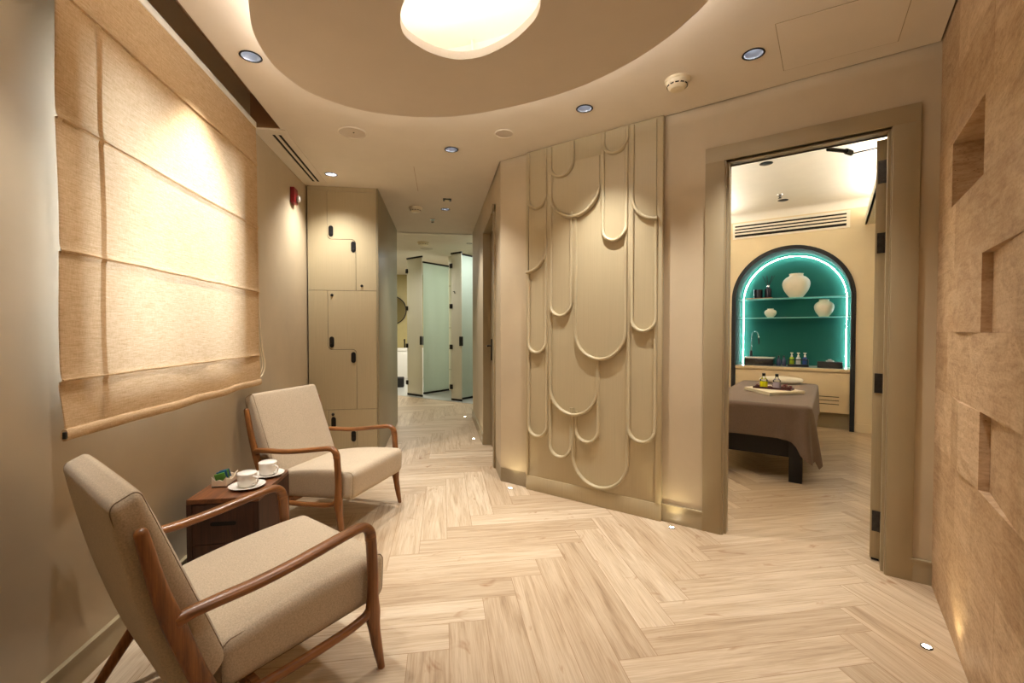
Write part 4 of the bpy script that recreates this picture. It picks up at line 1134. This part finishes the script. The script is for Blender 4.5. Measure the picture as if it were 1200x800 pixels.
jar(sp(1.488, jn), jn, 1.3845, .14 * kk, .115 * kk, 'smallest round cream jar on the lower glass shelf')
c = sp(1.375, jn); mb = MB(); mb.box(c - .17, c + .14, jn - .07, jn + .07, 1.6405, 1.652, f, bev=.002)
mb.build('wooden_board', 'tan_board', label='tan board under the candle and the reed diffuser on the upper shelf', cat='board')
lathe_thing('candle', None, sp(1.345, jn), jn, 1.6525, None, 'black candle glass beside the reed diffuser', 'candle', parts=(
    ('glass', [(0, 0), (.055, 0), (.055, .115), (.050, .115), (.050, .09)], 'candle_black'), ('wax', [(0, .09), (.050, .09)], 'black_ceramic')))
rd = lathe_thing('reed_diffuser', None, sp(1.458, jn), jn, 1.6525, None, 'black reed diffuser with thin dark sticks on the upper shelf', 'diffuser', parts=(
    ('bottle', [(0, 0), (.042, 0), (.042, .12), (.018, .13), (.018, .15)], 'candle_black'), ('collar', [(.02, .15), (.02, .17), (.008, .17)], 'chrome')))
for k in range(7):
    a = k * .9; p_ = W(sp(1.458, jn), jn, 1.80)
    mb = MB(); mb.sweep([p_, p_ + V((.075 * math.cos(a) * D.x, .075 * math.cos(a) * D.y, 0)) + (N * .03 * math.sin(a)).to_3d() + V((0, 0, .15))], .0028, n=5); mb.build('reed', 'black_matte', rd)

# wall vent over the arch
gv = empty('air_vent', tuple(W(1.66, SW, 2.40)), ANG, label='white horizontal slotted air grille above the arched alcove', cat='air vent')
mb = MB(); z0, z1 = 2.455, 2.625
mb.box(1.03, 2.30, SW - .01, SW + .0, z0 - .02, z0 + .004, f); mb.box(1.03, 2.30, SW - .01, SW, z1 - .012, z1 + .016, f); mb.box(1.03, 1.055, SW - .01, SW, z0, z1, f); mb.box(2.265, 2.30, SW - .01, SW, z0, z1, f)
mb.build('frame', 'white_paint', gv, smooth=False)
mb = MB(); mb.box(1.05, 2.27, SW - .004, SW - .001, z0, z1, f); mb.build('backing', 'gap_dark', gv, smooth=False)
for k in range(3):
    z = z0 + .036 + k * .0395; mb = MB(); mb.box(1.055, 2.265, SW - .010, SW - .003, z, z + .022, f); mb.build('slat', 'white_paint', gv, smooth=False)
for (s_, n_, lb) in ((1.63, 1.91, 'black unlit downlight on the treatment room ceiling over the bed'), (1.65, 3.36, 'black unlit downlight nearest the alcove on the treatment room ceiling')):
    p_ = W(s_, n_, 2.75); downlight(p_.x, p_.y, 2.749, lb, lit=False, dark=True, r=.055)
p_ = W(1.64, 3.1, 2.75); sprinkler(p_.x, p_.y, 2.75, 'small sprinkler head on the treatment room ceiling')

# massage bed
S0, S1, N0, N1, BT = 1.26, 2.03, 1.30, 3.20, .60
bd = empty('massage_bed', tuple(W(1.65, 2.25, 0)), ANG, label='massage bed with a black wooden base in the treatment room', cat='bed')
mb = MB(); mb.box(S0 + .03, S1 - .03, N0 + .03, N1 - .03, .46, BT - .006, f, bev=.02, seg=3); mb.build('mattress', 'black_matte', bd)
mb = MB(); mb.box(S0 + .04, S1 - .06, N0 + .04, N0 + .08, .19, .46, f, bev=.003); mb.box(S0 + .04, S0 + .08, N0 + .04, N1 - .04, .25, .46, f, bev=.003); mb.box(S1 - .10, S1 - .06, N0 + .04, N1 - .04, .25, .46, f, bev=.003); mb.box(S0 + .04, S1 - .06, N1 - .08, N1 - .04, .19, .46, f, bev=.003); mb.box(S0 + .04, S1 - .06, N0 + .04, N1 - .04, .44, .46, f)
mb.build('bed_frame', 'black_matte', bd)
for a, b_ in ((S0 + .05, N0), (S1 - .15, N0), (S0 + .05, N1 - .1), (S1 - .15, N1 - .1)):
    mb = MB(); mb.box(a, a + .09, b_ + .01, b_ + .10, 0, .46, f, bev=.003); mb.build('leg', 'black_matte', bd)
# blanket: top with rounded shoulder and hanging folds
mb = MB(); cx, cn = (S0 + S1) / 2, (N0 + N1) / 2; hx, hn = (S1 - S0) / 2, (N1 - N0) / 2
def perim(t):         # rounded rectangle perimeter, t in 0..1
    r = .07; segs = []
    P = []
    for (sx, sy, a0) in ((1, -1, -90), (1, 1, 0), (-1, 1, 90), (-1, -1, 180)):
        for k in range(9):
            a = math.radians(a0 + 90 * k / 8); P.append((cx + sx * (hx - r) + r * math.cos(a), cn + sy * (hn - r) + r * math.sin(a), math.cos(a), math.sin(a)))
    return P
P = []
base_p = perim(0)
for i in range(len(base_p)):
    a, b_ = base_p[i], base_p[(i + 1) % len(base_p)]
    L = math.hypot(b_[0] - a[0], b_[1] - a[1]); m_ = max(1, int(L / .03))
    for k in range(m_):
        t = k / m_; P.append(tuple(a[j] + (b_[j] - a[j]) * t for j in range(4)))
rows = []
def hang(s_, n_):
    # hem height: front .34, sides longer; corners droop
    z = .345 if n_ < N0 + .1 else .34
    dcor = math.hypot(s_ - S1, n_ - N0)
    if s_ > S1 - .04 and n_ > N0 + .05: z = .30 + .05 * math.sin(n_ * 3)
    z -= .20 * math.exp(-(dcor / .09) ** 2)
    dc2 = math.hypot(s_ - S0, n_ - N0); z -= .16 * math.exp(-(dc2 / .09) ** 2)
    return z
for zi in range(16):
    row = []
    for i, (s_, n_, ca, sa) in enumerate(P):
        zb = hang(s_, n_)
        if zi < 5:
            t = zi / 4; ang = t * PI / 2; out = .028 * math.sin(ang) - .028; z = BT - .0 + .012 + .028 * math.cos(ang) - .028
            row.append(W(s_ + ca * out, n_ + sa * out, z))
        else:
            t = (zi - 4) / 11; z = BT - .016 + (zb - BT + .016) * t
            dcor = math.hypot(s_ - S1, n_ - N0)
            amp = .003 + .014 * t; fr = .010 * t
            w_ = math.sin(i * .9) * amp * (.25 + 1.8 * math.exp(-(dcor / .25) ** 2)) + .012 * t + .05 * t * math.exp(-(dcor / .12) ** 2)
            if sa < -.5 and dcor > .2: w_ = .004 * math.sin(i * .6) * t + .006 * t
            row.append(W(s_ + ca * w_, n_ + sa * w_, z))
    rows.append(row)
mb.grid(rows, close_v=True)
ctr = [[W(cx + (s_ - ca * .028 - cx) * q_, cn + (n_ - sa * .028 - cn) * q_, BT + .012 + .002 * math.sin(n_ * 9 + q_ * 8)) for (s_, n_, ca, sa) in P] for q_ in (1.0, .75, .5, .25, .02)]
mb.grid(ctr, close_v=True); bmesh.ops.remove_doubles(mb.bm, verts=mb.bm.verts[:], dist=.0015)
mb.build('blanket', 'blanket_fabric', label='taupe blanket draped over the massage bed', cat='blanket', autos=70)
TP = BT + .0155
tw = empty('folded_towel', tuple(W(1.68, 2.1, TP)), ANG, label='folded cream towel under the dark tray on the bed', cat='towel')
tq = [(1.43, 2.16), (1.69, 1.80), (1.95, 2.12), (1.62, 2.50)]
mb = MB(); mb.prism(tq, TP, TP + .013, f, bev=.005); mb.build('lower_fold', 'white_fabric', tw)
mb = MB(); mb.prism([(a + .003, b_ + .006) for a, b_ in tq], TP + .0135, TP + .028, f, bev=.006); mb.build('upper_fold', 'white_fabric', tw)
mb = MB(); mb.rbox(.21, .12, .035, .034, lambda p: W(1.68 + p.x, 3.03 + p.y, TP + .036 + p.z * (1 - .5 * (p.x / .21) ** 2)), 6, 4)
mb.build('pillow', 'white_fabric', label='flat cream pillow at the head of the massage bed', cat='pillow', autos=80)
TZ = TP + .0285
ty = empty('serving_tray', tuple(W(1.69, 2.13, TZ)), ANG, label='long dark red tray on the folded towel', cat='tray')
tr_ = lambda a, b_, c: W(1.69 + a * .97 + b_ * .2, 2.13 + b_ - a * .15, c)
mb = MB(); mb.box(-.16, .16, -.05, .05, TZ, TZ + .008, tr_, bev=.002); mb.build('base', 'dark_tray', ty)
mb = MB()
for a0, a1, b0, b1 in ((-.165, .165, -.055, -.048), (-.165, .165, .048, .055), (-.165, -.158, -.055, .055), (.158, .165, -.055, .055)): mb.box(a0, a1, b0, b1, TZ, TZ + .018, tr_)
mb.build('rim', 'dark_tray', ty, smooth=False)
SCB = 1.25
for k, (ds, mt, lb) in enumerate(((-.085, 'oil_yellow', 'small corked bottle of yellow oil on the tray'), (.03, 'oil_lilac', 'small corked bottle of pale lilac oil on the tray'))):
    p_ = tr_(ds, 0, TZ + .0085); o = empty('oil_bottle', tuple(p_), label=lb, cat='bottle', group='oil bottles on the tray')
    mb = MB(); mb.lathe([(a_ * SCB, b_ * SCB) for a_, b_ in [(0, .0005), (.0275, .0005), (.0275, .046), (0, .046)]], p_, 20); mb.build('oil', mt, o)
    mb = MB(); mb.lathe([(a_ * SCB, b_ * SCB) for a_, b_ in [(0, 0), (.026, 0), (.027, .004), (.027, .06), (.012, .078), (.010, .09)]], p_, 24, cap=False); mb.build('glass', 'clear_glass', o)
    mb = MB(); mb.lathe([(a_ * SCB, b_ * SCB) for a_, b_ in [(.010, .088), (.012, .09), (.012, .11), (0, .111)]], p_, 16); mb.build('stopper', 'black_metal', o)
mb = MB(); rr_ = random.Random(5)
for k in range(110):
    a = rr_.uniform(-.15, .15); b_ = rr_.uniform(-.042, .042)
    if abs(a + .085) < .035 or abs(a - .03) < .035: b_ = rr_.choice([-.042, .042])
    if abs(a + .085) < .048 or abs(a - .03) < .048: continue
    p_ = tr_(a, b_, TZ + .017 + rr_.uniform(0, .014) + (.018 * rr_.random() if .06 < a < .13 else 0)); th = rr_.uniform(0, 6.28); r = rr_.uniform(.007, .012); tl = rr_.uniform(-.5, .5)
    row = [[p_ + V((r * u * math.cos(th) - r * .7 * v * math.sin(th), r * u * math.sin(th) + r * .7 * v * math.cos(th), r * .35 * (u * u + v * v) + r * tl * u)) for u in (-1, 0, 1)] for v in (-1, 0, 1)]
    mb.grid(row)
mb.build('rose_petals', 'petal_red', label='scattered dark red dried petals on the tray', cat='petals', kind='stuff')

# ================================================================== WASHROOM BEYOND THE CORRIDOR
def gpanel(name, a, b_, z0, z1, mat, label, cat, hinges=None, handle=None, group=None, hook=False):
    a, b_ = V(a), V(b_); d = (b_ - a).normalized(); n_ = V((-d.y, d.x)); L = (b_ - a).length
    F = lambda u, v, z: V((a.x + d.x * u + n_.x * v, a.y + d.y * u + n_.y * v, z))
    o = empty(name, (a.x, a.y, 0), label=label, cat=cat, group=group)
    mb = MB(); mb.box(0, L, -.005, .005, z0, z1, F); mb.build('glass_pane', mat, o, smooth=False)
    mb = MB(); mb.box(-.004, L + .004, -.012, .012, z1, z1 + .03, F); mb.build('top_rail', 'black_metal', o, smooth=False)
    mb = MB(); mb.box(0, L, -.010, .010, z0 - .03, z0 + .004, F); mb.build('bottom_rail', 'black_metal', o, smooth=False)
    if hinges is not None:
        for z in (.237, .93, 1.63, 2.325):
            mb = MB(); mb.box(hinges * L - .03, hinges * L + .03, -.02, .02, z - .04, z + .04, F, bev=.003); mb.build('hinge', 'black_metal', o, label='square black glass hinge')
    if handle:
        mb = MB(); mb.box(handle * L - .02, handle * L + .02, -.03, .03, .95, 1.11, F, bev=.004); mb.build('handle', 'black_metal', o, label='black block handle')
    if hook:
        mb = MB(); mb.sweep([F(.06, -.02, 1.88), F(.10, -.03, 1.88), F(.11, -.03, 1.84)], .006); mb.build('robe_hook', 'black_metal', o)
gpanel('shower_door', (-.66, 8.684), (-.370, 8.36), .035, 2.54, 'frosted_cream', 'cream frosted shower door with black hinges beside the wash basin', 'shower door', 0, .95)
gpanel('shower_side_panel', (-.366, 8.70), (.115, 9.183), .035, 2.49, 'frosted_green', 'wide pale green frosted glass panel between the two shower doors', 'glass panel')
gpanel('shower_door', (.148, 7.868), (.318, 7.698), .035, 2.52, 'frosted_cream', 'narrow olive-cream frosted shower door with black hinges and robe hook', 'shower door', 0, .93, hook=True)
gpanel('shower_side_panel', (.326, 7.89), (.62, 8.19), .035, 2.52, 'frosted_green', 'narrow pale green frosted glass panel nearest the corridor wall', 'glass panel')
mb = MB(); mb.prism([(.115, 9.20), (1.8, 7.56), (1.9, 7.66), (.20, 9.31)], .003, 2.70)
mb.build('wall_shower', 'cream_tile', kind='structure', smooth=False)
mb = MB(); mb.box(-2.6, -.4, 11.7, 12.29, .004, .768, bev=.004); mb.box(-2.6, -.4, 11.685, 11.70, .70, .775, bev=.002)
vb = mb.build('wash_cabinet', 'porcelain', label='white washroom cabinet standing against the far wall', cat='cabinet')
mr = empty('round_mirror', (-1.33, 12.29, 1.756), label='round black-framed mirror on the far washroom wall', cat='mirror')
mb = MB(); mb.sweep([(-1.33 + .37 * math.cos(2 * PI * k / 48), 12.27, 1.756 + .37 * math.sin(2 * PI * k / 48)) for k in range(48)], .014, up=(0, 1, 0), n=8, closed=True); mb.build('frame', 'black_metal', mr)
mb = MB(); mb.lathe([(0, 0), (.365, 0), (.365, .01)], (-1.33, 12.275, 1.756), 48, axis=(0, 1, 0)); mb.build('glass', 'mirror_glass', mr)
mb = MB(); mb.lathe([(.02, .775), (.018, 1.0)], (-.98, 11.95, 0), 12); mb.sweep([(-.98, 11.95, .99), (-.98, 11.8, .99), (-.98, 11.78, .96)], .012)
mb.build('basin_mixer', 'black_metal', label='small black mixer tap on the white washroom cabinet', cat='tap')
mb = MB(); mb.box(-1.05, -.835, 9.83, 10.05, .004, .205, bev=.01, seg=3); mb.box(-1.04, -.845, 9.84, 10.04, .205, .212, bev=.003)
mb.build('waste_bin', 'black_matte', label='low black box on the grey tiles before the shower door', cat='bin')

# ================================================================== LIGHTS
WARM = (1, .95, .885)
DLW = [84, 74, 84, 72, 62, 66]
for k_, ((x, y), w_) in enumerate(zip(DL, DLW)): spot('downlight_and_fill_beam', (x, y, CE + .033), (x, y, 0), w_ * 1.3, 114 if k_ == 4 else 86, 1.0, WARM, .022)
for x, y, w_ in ((-.70, 1.22, 42), (.8, .75, 26)):  # unseen spots without fixtures, added to light the near chair and floor
    spot('downlight_and_fill_beam', (x, y, CE - .01), (x, y, 0), w_, 92, .5, WARM, .022)
for x, y, z, tx, ty_, w_ in ((1.814, 1.428, .008, 1.90, 1.43, 1.6), (1.378, 2.549, .008, 1.40, 2.58, 1.0), (.505, 3.38, .008, .52, 3.42, 1.0), (.304, 6.339, .008, .36, 6.3, .6), (.335, 5.011, .008, .36, 5.01, .6)):
    spot('uplight_beam', (x, y, z), (tx, ty_, .35), w_, 100, .6, (1, .84, .5), .012)
area('daylight', (XL - .34, (WY0 + WY1) / 2, 1.75), (0, (WY0 + WY1) / 2 + .1, 1.55), 110, 1.4, 1.4, (.88, .91, 1))
# treatment room
p_ = W(2.68, 2.0, 2.50); q_ = W(1.6, 2.0, 2.75)
area('cove_light', p_, W(2.3, 2.0, 2.75), 34, .08, 3.0, (1, .97, .92))
area('cove_light', W(.86, 2.0, 2.50), W(1.2, 2.0, 2.75), 26, .08, 3.0, (1, .97, .92))
for c_ in ('cove_light', 'cove_light.001'): bpy.data.objects[c_].rotation_euler = (0, PI, ANG)
area('spa_ceiling_fill', W(1.0, .6, 2.3), W(1.6, 2.6, 2.75), 12, .6, .3, (1, .97, .93))  # added fill without a fixture, brightens the ceiling
spot('spa_beam', W(1.9, 1.2, 2.70), W(1.75, 2.4, .6), 7, 80, .7, (1, .86, .66), .05)
# washroom
area('washroom_light', (0, 10.2, 2.66), (0, 10.2, 0), 26, 1.2, .5, (1, .97, .85))
area('washroom_light', (-1.0, 9.8, 2.66), (-1.0, 9.8, 0), 34, 1.0, 1.6, (1, .93, .78))
area('washroom_light', (-.75, 9.7, 2.6), (-.75, 9.7, 0), 22, .5, .5, (1, 1, .96))
area('washroom_light', (.8, 7.5, 2.60), (.7, 8.0, 0), 16, .3, .3, (.93, 1, .98))
spot('washroom_beam', (-.55, 7.6, 2.68), (-.4, 7.9, 0), 62, 130, 1, (1, .95, .86), .05)

wd = bpy.data.worlds.new('sky'); wd.use_nodes = True; SC.world = wd
bg = wd.node_tree.nodes['Background']; bg.inputs[0].default_value = (.85, .92, 1, 1); bg.inputs[1].default_value = 1.0

# ================================================================== CAMERA
cam = bpy.data.cameras.new('camera'); cam.sensor_width = 36; cam.lens = 528 / 1200 * 36; cam.clip_start = .02
co = bpy.data.objects.new('camera', cam); COL.objects.link(co); co.location = (0, 0, CAM_H)
co.rotation_euler = (math.radians(90 - 1.302), 0, math.radians(-8.719))
SC.camera = co
SC.view_settings.view_transform = 'Standard'; SC.view_settings.look = 'None'; SC.view_settings.gamma = 1
SC.view_settings.exposure = .3; SC.view_settings.use_curve_mapping = False
SC.cycles.max_bounces = 8; SC.cycles.diffuse_bounces = 5; SC.cycles.glossy_bounces = 3; SC.cycles.transmission_bounces = 5
SC.cycles.transparent_max_bounces = 6; SC.cycles.sample_clamp_indirect = 6; SC.cycles.caustics_reflective = False; SC.cycles.caustics_refractive = False
SC.cycles.use_denoising = True
